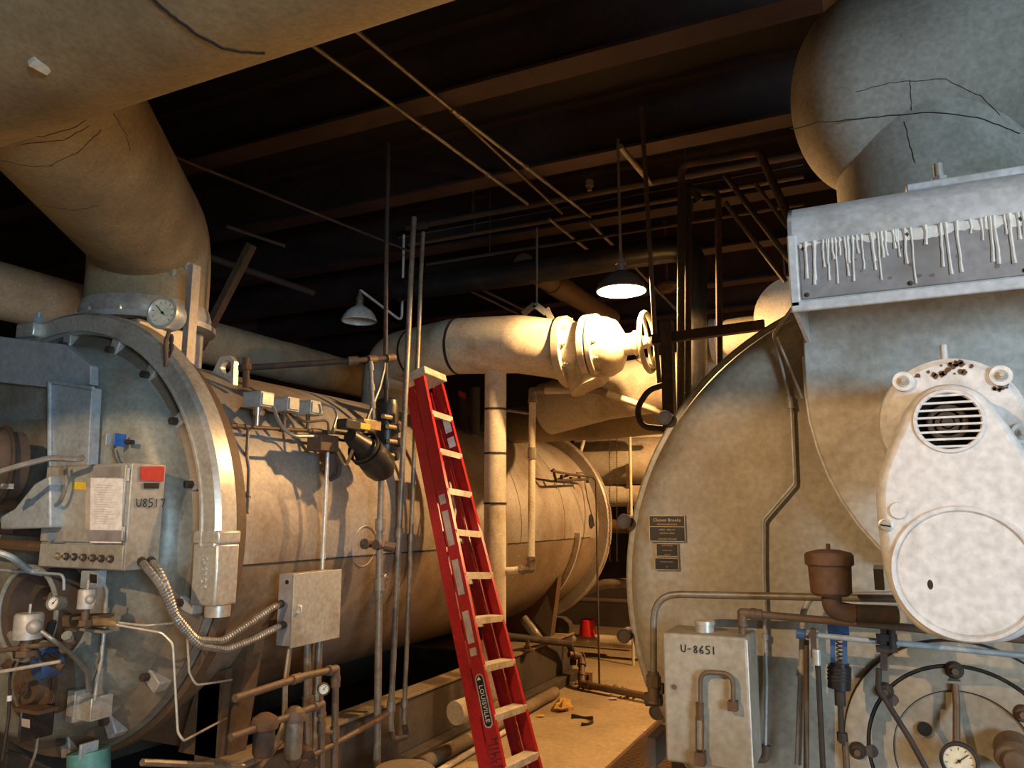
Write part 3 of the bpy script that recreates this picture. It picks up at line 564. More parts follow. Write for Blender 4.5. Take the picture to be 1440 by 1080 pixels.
# hood
ho = T('hood', 'long grey metal hood streaked with white paint drips above the right fan housing', 'hood', (.45, 2.8, 2.46))
hx0, hx1 = -.205, 1.15
sec = [(3.05, 2.46), (3.05, 2.86), (2.75, 2.865), (2.60, 2.85), (2.50, 2.81), (2.445, 2.755), (2.43, 2.69), (2.43, 2.468), (2.445, 2.462)]
so_ = sec[1:8]; si_ = [(3.05, 2.846), (2.755, 2.85), (2.612, 2.836), (2.517, 2.799), (2.460, 2.748), (2.445, 2.688), (2.445, 2.468)]
MB().prism([(hx0, y, z) for y, z in so_+si_[::-1]], (hx1-hx0, 0, 0)).build('cover', 'castpaint', ho)
for x_ in (hx0, hx1-.012): MB().prism([(x_, y, z) for y, z in sec], (.012, 0, 0)).build('end_plate', 'castpaint', ho)
MB().box((hx0+.03, 2.424, 2.492), (hx1-.05, 2.436, 2.665)).build('front_sheet', 'sheet', ho, bevel=.003)
MB().box((hx0-.002, 2.418, 2.455), (hx1, 2.432, 2.488)).build('bottom_lip', 'castpaint', ho, bevel=.004)
MB().box((hx0-.002, 2.418, 2.47), (hx0+.025, 2.432, 2.70)).build('side_lip', 'castpaint', ho, bevel=.004)
dr = MB(); rr = random.Random(11)
for i in range(84):
    x = hx0+.05+i*.0112+rr.uniform(-.006, .006)
    dens = .85 if (i < 30 or 38 < i < 62) else .4
    if rr.random() > dens: continue
    ln = rr.choice([.05, .08, .11, .14, .16, .175])*rr.uniform(.7, 1.0); z0 = 2.672; w = rr.uniform(.0028, .0052)
    pts = []; xx = x
    for k in range(7): pts.append((xx, 2.4235, z0-ln*k/6)); xx += rr.uniform(-.0018, .0018)
    dr.tube(pts, [w*1.5, w*1.15, w, w, w, w*1.1, w*1.35], 6)
dr.build('paint_drip', 'peel', ho, kind='stuff')
pa = MB()
xs_ = [hx0+.032+k*.009 for k in range(int((hx1-.052-hx0-.032)/.009)+1)]; zs_ = []; zz = 2.652
for x in xs_: zz = min(max(zz+rr.uniform(-.008, .008), 2.632), 2.664); zs_.append(zz)
for k in range(len(xs_)-1):
    a_, b_, c_, d_ = (xs_[k], 2.4232, zs_[k]), (xs_[k+1], 2.4232, zs_[k+1]), (xs_[k+1], 2.4232, 2.668), (xs_[k], 2.4232, 2.668)
    pa.add([a_, b_, c_, d_], [(0, 1, 2, 3)])
pa.build('paint_patch', 'peel', ho, kind='stuff')
st = MB()
for i in range(14):
    x = hx0+.1+rr.random()*.85; z = 2.51+rr.random()*.12; n = 9; s_ = rr.uniform(.003, .009)
    st.prism([(x+rr.uniform(.5, 1)*s_*math.cos(2*math.pi*k/n), 2.4236, z+rr.uniform(.5, 1)*s_*math.sin(2*math.pi*k/n)) for k in range(n)], (0, -.001, 0))
st.build('bare_patch', 'brownish', ho, kind='stuff')
for x in (hx0+.045, .12, .40, .68): 
    for z in (2.505, 2.652): bolt((x, 2.424, z), (0, -1, 0), .005, .004, ho, 'dust', 'rivet')
pl = T('mounting_bracket', 'pale bracket plate with a bolt on top of the right hood', 'bracket', PY(1335, 272, 2.72))
q = PY(1322, 275, 2.72)
MB().box((q.x-.10, 2.62, 2.858), (q.x+.32, 2.80, 2.885)).build('plate', 'castpaint', pl, bevel=.006)
bolt((q.x, 2.70, 2.885), Z, .024, .034, pl, 'bright')
MB().cyl((q.x, 2.70, 2.90), (q.x, 2.70, 2.965), .014, n=12).build('stud', 'bright', pl)
# ------------------------------------------------------------------ fan housing and drive guard
fh = T('fan_housing', 'scroll-shaped grey fan housing below the hood on the right boiler', 'fan housing', (.25, 2.98, 1.55))
vp = [(1128, 432), (1130, 500), (1133, 552), (1139, 590), (1150, 630), (1165, 668), (1185, 705), (1208, 738), (1235, 768), (1262, 792)]
poly = [PY(x, y, 2.92) for x, y in vp]; 
poly += [V3((.30, 2.92, 1.60)), V3((.52, 2.92, 1.66)), V3((.72, 2.92, 1.85)), V3((.80, 2.92, 2.1)), V3((.80, 2.92, 2.66))]
poly[0].z = 2.66
MB().prism(poly, (0, .12, 0)).build('scroll', 'scroll', fh, bevel=.006)
rim = [p+V3((0, .02, 0)) for p in poly[1:10]]
MB().tube(rim, .007, 8).build('scroll_seam', 'castpaint', fh)
mc = V3((.195, 0, 2.10))
MB().lathe([(0, 2.50), (.15, 2.50), (.165, 2.52), (.165, 2.60), (.18, 2.60), (.18, 2.93), (0, 2.93)], (mc.x, 0, mc.z), Y, 48).build('motor_drum', 'castpaint', fh)
MB().lathe([(0, 2.445), (.165, 2.445), (.183, 2.46), (.188, 2.49), (.188, 2.56), (.17, 2.575), (0, 2.575)], (mc.x, 0, mc.z), Y, 56).build('motor_end_ring', 'castpaint', fh)
for px, py in ((1270, 537), (1407, 529), (1437, 610)):
    p = PY(px, py, 2.445); er = MB().cyl(p-Y*.012, p+Y*.03, .028, n=24).build('ring_ear', 'castpaint', fh)
    bolt(p-Y*.012, (0, -1, 0), .011, .010, er, 'bright', 'ear_bolt')
q = PY(1328, 502, 2.52); MB().cyl(q-Z*.03, q+Z*.035, .010, n=12).build('lifting_stud', 'castpaint', fh)
for i in range(40):   # flaked spots on the ring
    pass
gd = T('drive_guard', 'pale grey teardrop drive guard with round slotted vent and big disc cover', 'guard', (.18, 2.35, 1.53))
gp = [(1331, 537), (1312, 541), (1296, 549), (1282, 562), (1270, 582), (1259, 606), (1247, 634), (1237, 660), (1232, 684), (1232, 712), (1236, 752), (1241, 790), (1248, 820), (1260, 848), (1277, 873), (1300, 892), (1330, 903), (1362, 906)]
GY = 2.30
lp = [PY(x, y, GY) for x, y in gp]; cxg = .180
left = [(p.x, p.z) for p in lp if p.x < cxg-.004]
right = [(2*cxg-x, z) for x, z in left][::-1]
out = [(cxg, lp[0].z)]+left+[(cxg, lp[-1].z)]+right
# smooth outline
def smooth(o, it=2):
    for _ in range(it): o = [q for i in range(len(o)) for q in (((o[i][0]*.75+o[(i+1) % len(o)][0]*.25), (o[i][1]*.75+o[(i+1) % len(o)][1]*.25)), ((o[i][0]*.25+o[(i+1) % len(o)][0]*.75), (o[i][1]*.25+o[(i+1) % len(o)][1]*.75)))]
    return o
out = smooth(out, 2)
def inset(o, d):
    r = []; n = len(o)
    for i in range(n):
        a, b, c = o[i-1], o[i], o[(i+1) % n]; tx, tz = c[0]-a[0], c[1]-a[1]; l = math.hypot(tx, tz) or 1; nx, nz = -tz/l, tx/l
        r.append((b[0]+nx*d, b[1]+nz*d))
    return r
area = sum(out[i][0]*out[(i+1) % len(out)][1]-out[(i+1) % len(out)][0]*out[i][1] for i in range(len(out)))
sg = 1 if area > 0 else -1
mb = MB(); rs = [[V3((x, y, z)) for x, z in inset(out, sg*d)] for d, y in ((0, GY+.13), (0, GY+.035), (.004, GY+.018), (.012, GY+.006), (.024, GY))]
mb.rings(rs, caps=False)
gc = PY(1334, 592, GY); gr = .078; n = 40
hole = [gc+V3((gr*math.cos(2*math.pi*k/n), 0, gr*math.sin(2*math.pi*k/n))) for k in range(n)]
bm = bmesh.new(); ed = []
for loop in (rs[-1], hole):
    vs = [bm.verts.new(v) for v in loop]; ed += [bm.edges.new((vs[i], vs[(i+1) % len(vs)])) for i in range(len(vs))]
bmesh.ops.triangle_fill(bm, edges=ed, use_beauty=True); bm.verts.index_update()
mb.add([v.co for v in bm.verts], [[v.index for v in f.verts] for f in bm.faces]); bm.free()
mb.rings([hole, [p+Y*.02 for p in hole]], caps=False)
mb.build('cover', 'castpaint', gd)
bk = MB().cyl(gc+Y*.06, gc+Y*.07, gr*1.05, n=36).build('vent_back', 'hole', gd)
MB().torus(gc+Y*.045, Y, gr*.55, .008, 28).torus(gc+Y*.045, Y, gr*.3, .007, 24).cyl(gc+Y*.035, gc+Y*.06, gr*.18, n=16).build('pulley', 'dust', gd)
MB().lathe([(gr*.93, .0), (gr*.97, -.006), (gr*1.06, -.006), (gr*1.10, .0)], gc, Y, 48, caps=False).build('vent_rim', 'castpaint', gd)
for i in range(8):
    z = -gr*.86+i*gr*1.72/7; w = math.sqrt(max(gr*gr*1.02-z*z, .0004)); MB().bar(gc+V3((-w, -.003, z)), gc+V3((w, -.003, z)), .010, .0055).build('slat', 'castpaint', gd)
dc = PY(1356, 806, GY); dr_ = .166
MB().lathe([(dr_-.012, -.001), (dr_-.008, -.009), (dr_, -.010), (dr_+.005, -.0005)], dc, Y, 64, caps=False).build('disc_rim', 'castpaint', gd)
MB().lathe([(0, -.004), (dr_-.016, -.004), (dr_-.0125, -.001), (dr_-.0125, .01)], dc, Y, 64, caps=False).build('disc_cover', 'castpaint', gd)
p = PY(1308, 822, GY); MB().sphere(p+V3((0, -.003, 0)), .011, 12, 8, (.7, .2, 1.3)).build('stain_spot', 'crack', gd)
p = PY(1263, 718, GY); MB().lathe([(0, -.008), (.020, -.008), (.023, -.003), (.023, .006), (0, .006)], p, Y, 28).build('plug', 'castpaint', gd)
p = PY(1245.5, 739, GY+.003); sc = MB().lathe([(0, -.012), (.013, -.012), (.015, -.004), (.019, -.003), (.02, .006), (0, .006)], p, Y, 28).build('slotted_screw', 'bright', gd)
MB().bar(p+V3((-.012, -.0125, .002)), p+V3((.012, -.0125, -.002)), .002, .004).build('slot', 'hole', sc)
# rust flakes on motor ring
fk = MB(); r3 = random.Random(5)
for i in range(34):
    a = math.radians(r3.gauss(92, 12) if i < 22 else r3.gauss(35, 5)); R = r3.uniform(.135, .172); c = V3((mc.x+R*math.cos(a), 2.4435, mc.z+R*math.sin(a))); m_ = 7; s_ = r3.uniform(.003, .011)
    fk.prism([c+V3((r3.uniform(.5, 1)*s_*math.cos(2*math.pi*k/m_), 0, r3.uniform(.5, 1)*s_*math.sin(2*math.pi*k/m_))) for k in range(m_)], (0, -.0012, 0))
fk.build('rust_flake', 'rust', fh, kind='stuff')
# ------------------------------------------------------------------ tank U-8651
tk = T('water_tank', 'grey rectangular metal tank with a hand-written number and sight tube', 'tank', (-.56, 2.7, 1.06))
ta, tb = PY(931, 890, 2.6), PY(1050, 898, 2.6)
MB().box((ta.x, 2.60, 1.062), (tb.x, 2.80, 1.462)).build('body', 'plate', tk, bevel=.008)
MB().tube([(tb.x-.001, 2.603, 1.07), (tb.x-.001, 2.603, 1.455)], .003, 6).build('weld_seam', 'castpaint', tk)
MB().box((ta.x+.06, 2.80, 1.15), (ta.x+.14, 3.06, 1.35)).build('wall_bracket', 'dust', tk)
p = PY(991, 884, 2.68); MB().lathe([(0, 1.46), (.03, 1.46), (.03, 1.485), (.034, 1.485), (.034, 1.497), (0, 1.497)], (p.x, 2.68, 0), Z, 28).build('filler_cap', 'bright', tk)
p = PY(1045, 885, 2.68); 
handwriting('U-8651', PY(958, 917, 2.598), X, Z, .024, tk, .0019, .82)
tt = [PY(985, 1006, 2.575), PY(985, 945, 2.575), PY(1031, 947, 2.575), PY(1031, 995, 2.575)]
MB().tube(tt, .0075, 10, .035, 6).build('sight_tube', 'brown', tk)
MB().cyl(PY(984, 988, 2.575), PY(984, 1012, 2.575), .013, n=6).build('upper_nut', 'rust', tk)
MB().obox(PY(1031, 992, 2.585), X, Y, Z, .014, .02, .014).build('elbow_block', 'rust', tk)
MB().cyl(PY(984, 1012, 2.575), PY(984, 1060, 2.575), .009, n=12).build('sight_glass', 'glass', tk)
MB().cyl(PY(979, 1008, 2.575), PY(979, 1062, 2.575), .003, n=8).cyl(PY(989, 1008, 2.575), PY(989, 1062, 2.575), .003, n=8).build('guard_rod', 'rust', tk)
MB().obox(PY(985, 1066, 2.58), X, Y, Z, .015, .02, .020).build('lower_valve', 'rust', tk)
MB().cyl(PY(948, 966, 2.598), PY(948, 966, 2.594), .008, n=12).build('dark_plug', 'dust', tk)
pipe('return_pipe', [PY(919, 985, 2.78), PY(919, 835, 2.78), PY(1260, 842, 2.78)], .0125, 'galv', 'upper pipe bending down over the left side of the grey tank', fil=.10, joints=[(0, .03)])
fi = T('check_valve', 'brown check valve with a side block at the left of the grey tank', 'valve', PY(921, 985, 2.80))
MB().cyl(PY(919, 985, 2.78), PY(919, 945, 2.78), .020, n=16).cyl(PY(919, 965, 2.78), PY(919, 950, 2.78), .027, n=8).build('valve_body', 'brown', fi)
MB().cyl(PY(908, 983, 2.80), PY(930, 983, 2.80), .024, n=14).build('side_port', 'dust', fi)
MB().obox(PY(927, 968, 2.80), X, Y, Z, .018, .02, .016).build('bracket', 'iron', fi)
MB().obox(PY(926, 1048, 3.0), X, Y, Z, .016, .10, .05).solo('rim_latch', 'dust', 'small dark latch at the bottom left edge of the right boiler plate', 'latch')
pipe('vent_pipe', [PY(1044, 892, 2.68), PY(1044, 862, 2.68), PY(1110, 868, 2.68), PY(1250, 880, 2.68), PY(1475, 903, 2.68)], .012, 'brown', 'rusty pipe rising from the grey tank and running right below the pot valve', fil=.03, joints=[1, (1, .3)], fitm='brown')
pipe('impulse_tube', [PY(1116, 430, 3.02), PY(1088, 470, 3.02), PY(1112, 566, 3.02), PY(1117, 680, 3.02), PY(1073, 731, 3.02), PY(1073, 800, 3.02), PY(1078, 960, 3.02), PY(1076, 1060, 3.0)], .0062, 'silver', 'long thin bent tube running down the middle of the right front plate', 'tube', .03, joints=[2, (5, .6)], fit='clip', fr=1.9)
ef = T('tube_elbow', 'small brown elbow fitting at the foot of the long bent tube', 'fitting', PY(1068, 1070, 3.0))
MB().tube([PY(1056, 1066, 3.0), PY(1076, 1066, 3.0), PY(1077, 1048, 3.0)], .017, 12, .015).build('elbow', 'brown', ef)
cable('impulse_tube', [PY(1092, 474, 3.0), PY(1112, 520, 3.0), PY(1128, 560, 2.93)], .005, 'bright', 'short bright tube slanting from the clip to the fan housing', 'tube')
pipe('impulse_tube', [PY(1122, 1075, 2.93), PY(1125, 1000, 2.93), PY(1130, 860, 2.93), PY(1140, 838, 2.93), PY(1260, 836, 2.93)], .011, 'silver', 'pale tube curving down just left of the rusty pot valve', 'tube', .05, joints=[(1, .4)])
pipe('impulse_tube', [PY(1134, 1090, 2.9), PY(1134, 900, 2.9)], .009, 'brown', 'straight brown tube beside the pale curved one, lower right plate', 'tube')
pv = T('pot_valve', 'rusty brown lidded air pot on an elbow left of the drive guard', 'valve', PY(1168, 862, 2.52))
pc = PY(1167, 806, 2.50)
MB().lathe([(0, -.065), (.045, -.065), (.057, -.055), (.060, .02), (.068, .026), (.068, .052), (.062, .060), (.03, .068), (0, .068)], pc, Z, 32).build('pot', 'rust', pv)
MB().cyl(pc+Z*.06, pc+Z*.085, .006, n=8).build('lid_stud', 'rust', pv)
MB().tube([pc-Z*.05, PY(1170, 858, 2.50), PY(1200, 863, 2.52)], .028, 14, .035, 6).build('elbow', 'rust', pv)
MB().cyl(PY(1196, 862, 2.52), PY(1262, 865, 2.55), .026, n=16).build('nipple', 'iron', pv)
MB().box(PY(1228, 800, 2.50), PY(1244, 822, 2.7)).solo('square_block', 'black', 'small black block half behind the left side of the drive guard', 'block')
lk = T('damper_linkage', 'long grey linkage shaft crossing below the drive guard', 'rod', PY(1300, 925, 2.75))
MB().cyl(PY(1126, 891, 2.72), PY(1470, 925, 2.72), .009, n=12).build('shaft', 'bluegrey', lk)
MB().cyl(PY(1120, 890.5, 2.72), PY(1132, 892, 2.72), .016, n=14).build('end_knob', 'bluevalve', lk)
MB().cyl(PY(1138, 889, 2.72), PY(1142, 892, 2.72), .020, n=14).build('collar', 'dust', lk)
MB().bar(PY(1143, 884, 2.71), PY(1145, 925, 2.71), .016, .02, Y).build('lever', 'dust', lk)
MB().bar(PY(1243, 885, 2.71), PY(1243, 942, 2.71), .02, .024, Y).build('lever', 'iron', lk)
for py in (896, 912): MB().bar(PY(1232, py, 2.70), PY(1262, py+1, 2.70), .02, .018, Y).build('clamp_block', 'iron', lk)
MB().cyl(PY(1253, 880, 2.70), PY(1255, 915, 2.70), .012, n=12).build('spring_barrel', 'iron', lk)
cable('linkage_rod', [PY(1148, 915, 2.70), PY(1151, 950, 2.70), PY(1158, 1095, 2.70)], .0085, 'iron', 'dark vertical rod hanging from the left end of the linkage shaft', 'rod')
MB().cyl(PY(1148, 913, 2.69), PY(1149, 935, 2.69), .013, n=12).solo('rod_end', 'bright', 'bright rod end at the top of the dark vertical rod', 'rod end')
cable('linkage_rod', [PY(1236, 940, 2.70), PY(1235, 968, 2.70), PY(1280, 1040, 2.70), PY(1310, 1095, 2.70)], .0085, 'iron', 'black bent rod slanting across the round burner door', 'rod', .04)
rg = T('regulator_valve', 'blue-topped black regulator valve on a thin stem left of the burner door', 'valve', PY(1180, 1060, 2.8))
MB().cyl(PY(1180, 968, 2.78), PY(1181, 936, 2.78), .035, n=24).cyl(PY(1181, 940, 2.78), PY(1181, 932, 2.78), .028, n=24).build('body', 'black', rg)
for i in range(4): MB().torus(PY(1180, 940+i*5, 2.78), Z, .034, .003, 24, 6).build('body_rib', 'iron', rg)
MB().bar(PY(1171, 880, 2.78), PY(1171, 935, 2.78), .014, .02, Y).build('yoke_arm', 'bluevalve', rg); MB().bar(PY(1188, 880, 2.78), PY(1188, 935, 2.78), .014, .02, Y).build('yoke_arm', 'bluevalve', rg)
MB().bar(PY(1164, 884, 2.77), PY(1194, 886, 2.77), .03, .03, Y).build('yoke_head', 'bluevalve', rg)
sp = []
for k in range(60): sp.append(PY(1180, 888, 2.78)+V3((.012*math.cos(k*.9), .012*math.sin(k*.9), -.0018*k)))
MB().tube(sp, .0025, 5).build('spring', 'dust', rg)
MB().cyl(PY(1181, 968, 2.78), PY(1182, 992, 2.78), .017, n=14).cyl(PY(1182, 992, 2.78), PY(1184, 1045, 2.78), .009, n=10).cyl(PY(1184, 1030, 2.78), PY(1185, 1042, 2.78), .016, n=8).build('stem', 'iron', rg)
cable('impulse_tube', [PY(1188, 1038, 2.8), PY(1192, 1098, 2.8)], .010, 'brown', 'short brown tube under the black regulator valve', 'tube')
# ================================================================== ladder
la = T('stepladder', 'tall red fibreglass stepladder leaning folded in the aisle, nine pale steps', 'ladder', (-2.13, 4.80, 0))
O = V3((-2.13, 4.80, 0)); U = V3((-.95, .22, 2.95)).normalized(); Wd = Y-U*U.y; Wd.normalize(); Nn = Wd.cross(U).normalized()  # Nn: towards the aisle
if Nn.x < 0: Nn = -Nn
LEN = 3.08
def hw(s): return .262-.0405*s   # half width at distance s along the ladder
def LP(s, w, n): return O+U*s+Wd*w+Nn*n
def rail(sgn, n0, n1, s0, s1, nm, outer):
    t_ = .028
    mb = MB()
    for (a, b, c_, d) in ((n0, n1, 0, .006), (n1-.006, n1, 0, -t_), (n0, n0+.006, 0, -t_)):
        pts = []
        for s in (s0, s1):
            h = hw(s)+outer
            pts.append([LP(s, sgn*(h+c_), a), LP(s, sgn*(h+c_), b), LP(s, sgn*(h+d), b), LP(s, sgn*(h+d), a)])
        mb.rings(pts)
    return mb.build(nm, 'red', la, flat=True)
rails = [rail(-1, -.09, 0, 0, LEN-.06, 'front_rail', 0), rail(1, -.09, 0, 0, LEN-.06, 'front_rail', 0)]
rails2 = [rail(-1, -.185, -.105, .02, LEN-.10, 'rear_rail', -.01), rail(1, -.185, -.105, .02, LEN-.10, 'rear_rail', -.01)]
for i in range(9):
    s = .305*(i+1); h = hw(s)-.004
    # steps are level: tread with front lip
    F = V3((Nn.x, Nn.y, 0)).normalized()
    c = LP(s, 0, -.04)
    st_ = MB(); st_.obox(c+F*.0, Wd, F, Wd.cross(F), h, .048, .004); st_.obox(c+F*.046-Z*.018, Wd, F, Wd.cross(F), h, .004, .021); st_.obox(c-F*.044-Z*.010, Wd, F, Wd.cross(F), h, .003, .012)
    so = st_.build('step', 'alu', la, flat=True)
    rv = MB()
    for w in (-.6, -.2, .2, .6): rv.obox(c+Wd*(w*h)+Z*.0045, Wd, F, Z, .05, .040, .001)
    rv.build('tread_rib', 'alu', so, flat=True)
    if i < 8:
        c = LP(s-.03, 0, -.165); MB().obox(c, Wd, U, Nn, hw(s)-.012, .017, .010).build('rear_bar', 'alu', la, flat=True)
for sgn in (-1, 1):
    MB().obox(LP(.03, sgn*hw(0), -.045), Wd, Nn, U, .02, .055, .04).build('foot', 'black', la, bevel=.004)
c = LP(LEN-.02, 0, -.085); MB().obox(c, Wd, Nn, U, hw(LEN)+.02, .115, .03).build('top_cap', 'alu', la, bevel=.006)
MB().tube([LP(1.62, -.20, -.09), LP(2.0, .05, -.10), LP(2.25, .14, -.14)], .008, 6).build('spreader', 'alu', la)
# stickers and lettering on the outer face of the near rail
def sticker(s0, s1, n0, n1, m, nm='sticker', lab=None, outer=0, off=.0075, sgn=-1):
    return MB().prism([LP(s0, sgn*(hw(s0)+outer+off), n0), LP(s1, sgn*(hw(s1)+outer+off), n0), LP(s1, sgn*(hw(s1)+outer+off), n1), LP(s0, sgn*(hw(s0)+outer+off), n1)], Wd*(sgn*.0008)).build(nm, m, la, lab, flat=True)
for a, b, m_ in ((1.06, 1.27, 'label'), (1.38, 1.62, 'label'), (1.72, 1.97, 'label'), (2.02, 2.09, 'label'), (.98, 1.03, 'label')): sticker(a, b, -.075, -.025, m_)
for a, b, sg_ in ((2.62, 2.74, -.02), (2.50, 2.58, -.02)): sticker(a, b, -.075, -.015, 'white', 'paper_tag', None, -.012, -.012, 1)
def rounded(cs, L_, w_, off, n=10):
    pts = []
    for k in range(n+1): a = -math.pi/2+math.pi*k/n; pts.append((cs+L_/2-w_/2+w_/2*math.cos(a), w_/2*math.sin(a)))
    for k in range(n+1): a = math.pi/2+math.pi*k/n; pts.append((cs-L_/2+w_/2+w_/2*math.cos(a), w_/2*math.sin(a)))
    return [LP(s, -(hw(s)+off), -.045+n_) for s, n_ in pts]
CS = .70
MB().prism(rounded(CS, .33, .064, .0070), -Wd*.0012).build('badge_border', 'label', la, flat=True)
bd = MB().prism(rounded(CS, .312, .048, .0085), -Wd*.0014).build('badge', 'black', la, 'black maker badge', flat=True)
tx = (LP(CS-.2, -hw(CS-.2), 0)-LP(CS, -hw(CS), 0)).normalized(); ty = Nn
text('LOUISVILLE', .043, LP(CS-.018, -(hw(CS)+.0112), -.045), tx, ty, 'white', bd, 'badge_lettering', .0004, extra=1.05)
for ds, k_ in ((.137, 1), (-.140, -1)):
    c = LP(CS+ds, -(hw(CS)+.0105), -.045); MB().prism([c+U*(.013*k_), c-U*(.010*k_)+Nn*.014, c-U*(.010*k_)-Nn*.014] if k_ > 0 else [c+(U*math.cos(a)+Nn*math.sin(a))*.011 for a in [j*math.pi/6 for j in range(12)]], -Wd*.001).build('badge_mark', 'white', la, flat=True)
fr_ = la
text('MILLER', .060, LP(.36, -(hw(.36)+.0082), -.028), tx, ty, 'ink', la, 'stencil_lettering', .0004, extra=1.3)
text('UTILITIES', .050, LP(.32, -(hw(.32)+.0082), -.068), tx, ty, 'ink', la, 'stencil_lettering', .0004, extra=1.2)
# ================================================================== header and steam pipes
hp_ = T('header_pipe', 'thick pale lagged pipe bending over the ladder top towards the stop valve', 'pipe', (-4.05, 5.9, 2.8))
H0 = [V3((-4.10, 5.90, 2.70)), V3((-4.10, 5.90, 3.28)), PY(640, 487, 5.52), PY(730, 484, 5.50), PY(775, 490, 5.56), PY(815, 497, 5.62)]
MB().tube(H0, .235, 40, .34, 10).build('lagged_run', 'lagpale', hp_)
def band(p, d, R, parent, w=.012, nm='band', m='crack'): MB().lathe([(R-.004, -w), (R+.004, -w), (R+.004, w), (R-.004, w)], p, d, 40, caps=False).build(nm, m, parent)
d = (H0[2]-H0[1]).normalized(); d3 = (H0[3]-H0[2]).normalized()
band(H0[1].lerp(H0[2], .50), d, .236, hp_); band(H0[2]+d3*.04, d3, .236, hp_)
# drop leg under the header
dl_ = T('drop_pipe', 'pale vertical lagged drop pipe with dark straps behind the ladder', 'pipe', PY(697, 985, 5.55))
dp0, dp1 = PY(697, 500, 5.52), PY(697, 985, 5.52)
dp1.x = dp0.x
MB().lathe([(0, 0), (.05, .005), (.083, .03), (.088, .07), (.088, dp0.z-dp1.z)], dp1, Z, 32).build('lagged_run', 'lagpale', dl_)
MB().lathe([(.088, .0), (.088, .12), (.02, .30)], V3((dp0.x, dp0.y-.10, dp0.z-.03)), Z, 32, caps=False)
for py in (513, 576, 638, 708): band(V3((dp0.x, dp0.y, PY(697, py, 5.52).z)), Z, .088, dl_, .008, 'strap')
e0 = PY(640, 1003, 5.2); MB().cyl(e0, e0+V3((.10, .5, .02)), .085, n=28).solo('pipe_end', 'lagpale', 'short capped tan pipe end low behind the ladder rail', 'pipe')
# stop valve
sv = T('stop_valve', 'big flanged cream stop valve glowing right under the lit lamp', 'valve', PY(845, 530, 5.65))
va, vb = PY(800, 494, 5.60), PY(905, 481, 5.60); vd = (vb-va).normalized()
MB().cyl(va-vd*.05, va+vd*.02, .285, n=40).build('inlet_flange', 'lagpale', sv, bevel=.008)
for k in range(10):
    a = 2*math.pi*k/10; u, v, w_ = frame(vd); bolt(va+vd*.02+u*(.25*math.cos(a))+v*(.25*math.sin(a)), vd, .018, .03, sv, 'bright', 'flange_bolt')
MB().lathe([(.20, 0), (.19, .06), (.19, .13)], va, vd, 32, caps=False).build('neck', 'lagpale', sv)
vc = PY(836, 490, 5.60)
MB().cyl(vc-vd*.06, vc-vd*.005, .27, n=40).cyl(vc+vd*.005, vc+vd*.05, .27, n=40).build('bonnet_flange', 'lagpale', sv, bevel=.006)
for k in range(12):
    a = 2*math.pi*k/12; u, v, w_ = frame(vd); bolt(vc+vd*.05+u*(.24*math.cos(a))+v*(.24*math.sin(a)), vd, .014, .025, sv, 'bright', 'bonnet_bolt')
MB().tube([vc-vd*.14, vc-vd*.12-Z*.12, vc-vd*.04-Z*.30], .16, 28, .1).build('valve_body', 'lagpale', sv)
MB().lathe([(.24, .05), (.235, .12), (.20, .19), (.12, .235), (.085, .25), (.085, .32), (.10, .33), (.10, .36), (.05, .37), (.05, .42), (0, .42)], vc, vd, 36).build('bonnet', 'lagpale', sv)
wc = PY(911, 481, 5.60)
hwl = MB().torus(wc, vd, .225, .020, 40, 10); u, v, w_ = frame(vd)
for k in range(4):
    a = 2*math.pi*k/4+.4; e = u*math.cos(a)+v*math.sin(a); hwl.tube([wc, wc+e*.225], .014, 8)
hwl.cyl(wc-vd*.1, wc+vd*.05, .035, n=16); hwl.build('handwheel', 'lagpale', sv)
MB().tube([wc-vd*.05-Z*.02, wc-vd*.08-Z*.12, wc-Z*.22+vd*.05], .02, 8).build('yoke', 'dust', sv)
hk = T('pipe_hanger', 'bent steel clevis hanger with rod on top of the big header elbow', 'hanger', PY(775, 448, 5.56))
MB().bar(PY(752, 428, 5.5), PY(768, 440, 5.5), .05, .008, Y).bar(PY(768, 434, 5.5), PY(777, 452, 5.5), .05, .01, Y).build('clevis', 'bright', hk)
MB().bar(PY(752, 428, 5.5), PY(735, 442, 5.5), .05, .008, Y).build('rear_strap', 'dust', hk)
MB().cyl(PY(755, 430, 5.5), PY(755, 320, 5.5), .009, n=8).build('rod', 'dust', hk)
# second thick header
h2 = T('steam_header', 'thick cream lagged pipe running right behind the stop valve', 'pipe', PY(850, 590, 6.9))
MB().tube([PY(770, 575, 7.0), PY(850, 552, 6.9), PY(960, 535, 6.8), PY(1080, 500, 6.7)], .26, 36, .3).build('lagged_run', 'lagpale', h2)
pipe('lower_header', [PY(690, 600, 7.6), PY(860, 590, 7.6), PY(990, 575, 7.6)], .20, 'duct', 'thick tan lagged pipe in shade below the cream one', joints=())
# condensate line
pipe('condensate_pipe', [PY(700, 804, 5.54), PY(747, 800, 5.58), PY(748, 640, 5.58), PY(749, 550, 5.58), PY(838, 548, 5.75), PY(945, 585, 5.9)], .028, 'lagpale', 'pale vertical pipe with elbows right of the strapped drop pipe', fil=.05, joints=[1, (2, .03), 3, 4], fitm='galv', fr=1.25)
pipe('condensate_pipe', [PY(705, 576, 5.56), PY(748, 582, 5.58)], .012, 'galv', 'upper short thin link pipe between drop pipe and condensate pipe', n=8)
pipe('condensate_pipe', [PY(709, 636, 5.56), PY(713, 802, 5.58)], .008, 'galv', 'thin wire-like pipe hugging the right side of the drop pipe', n=8)
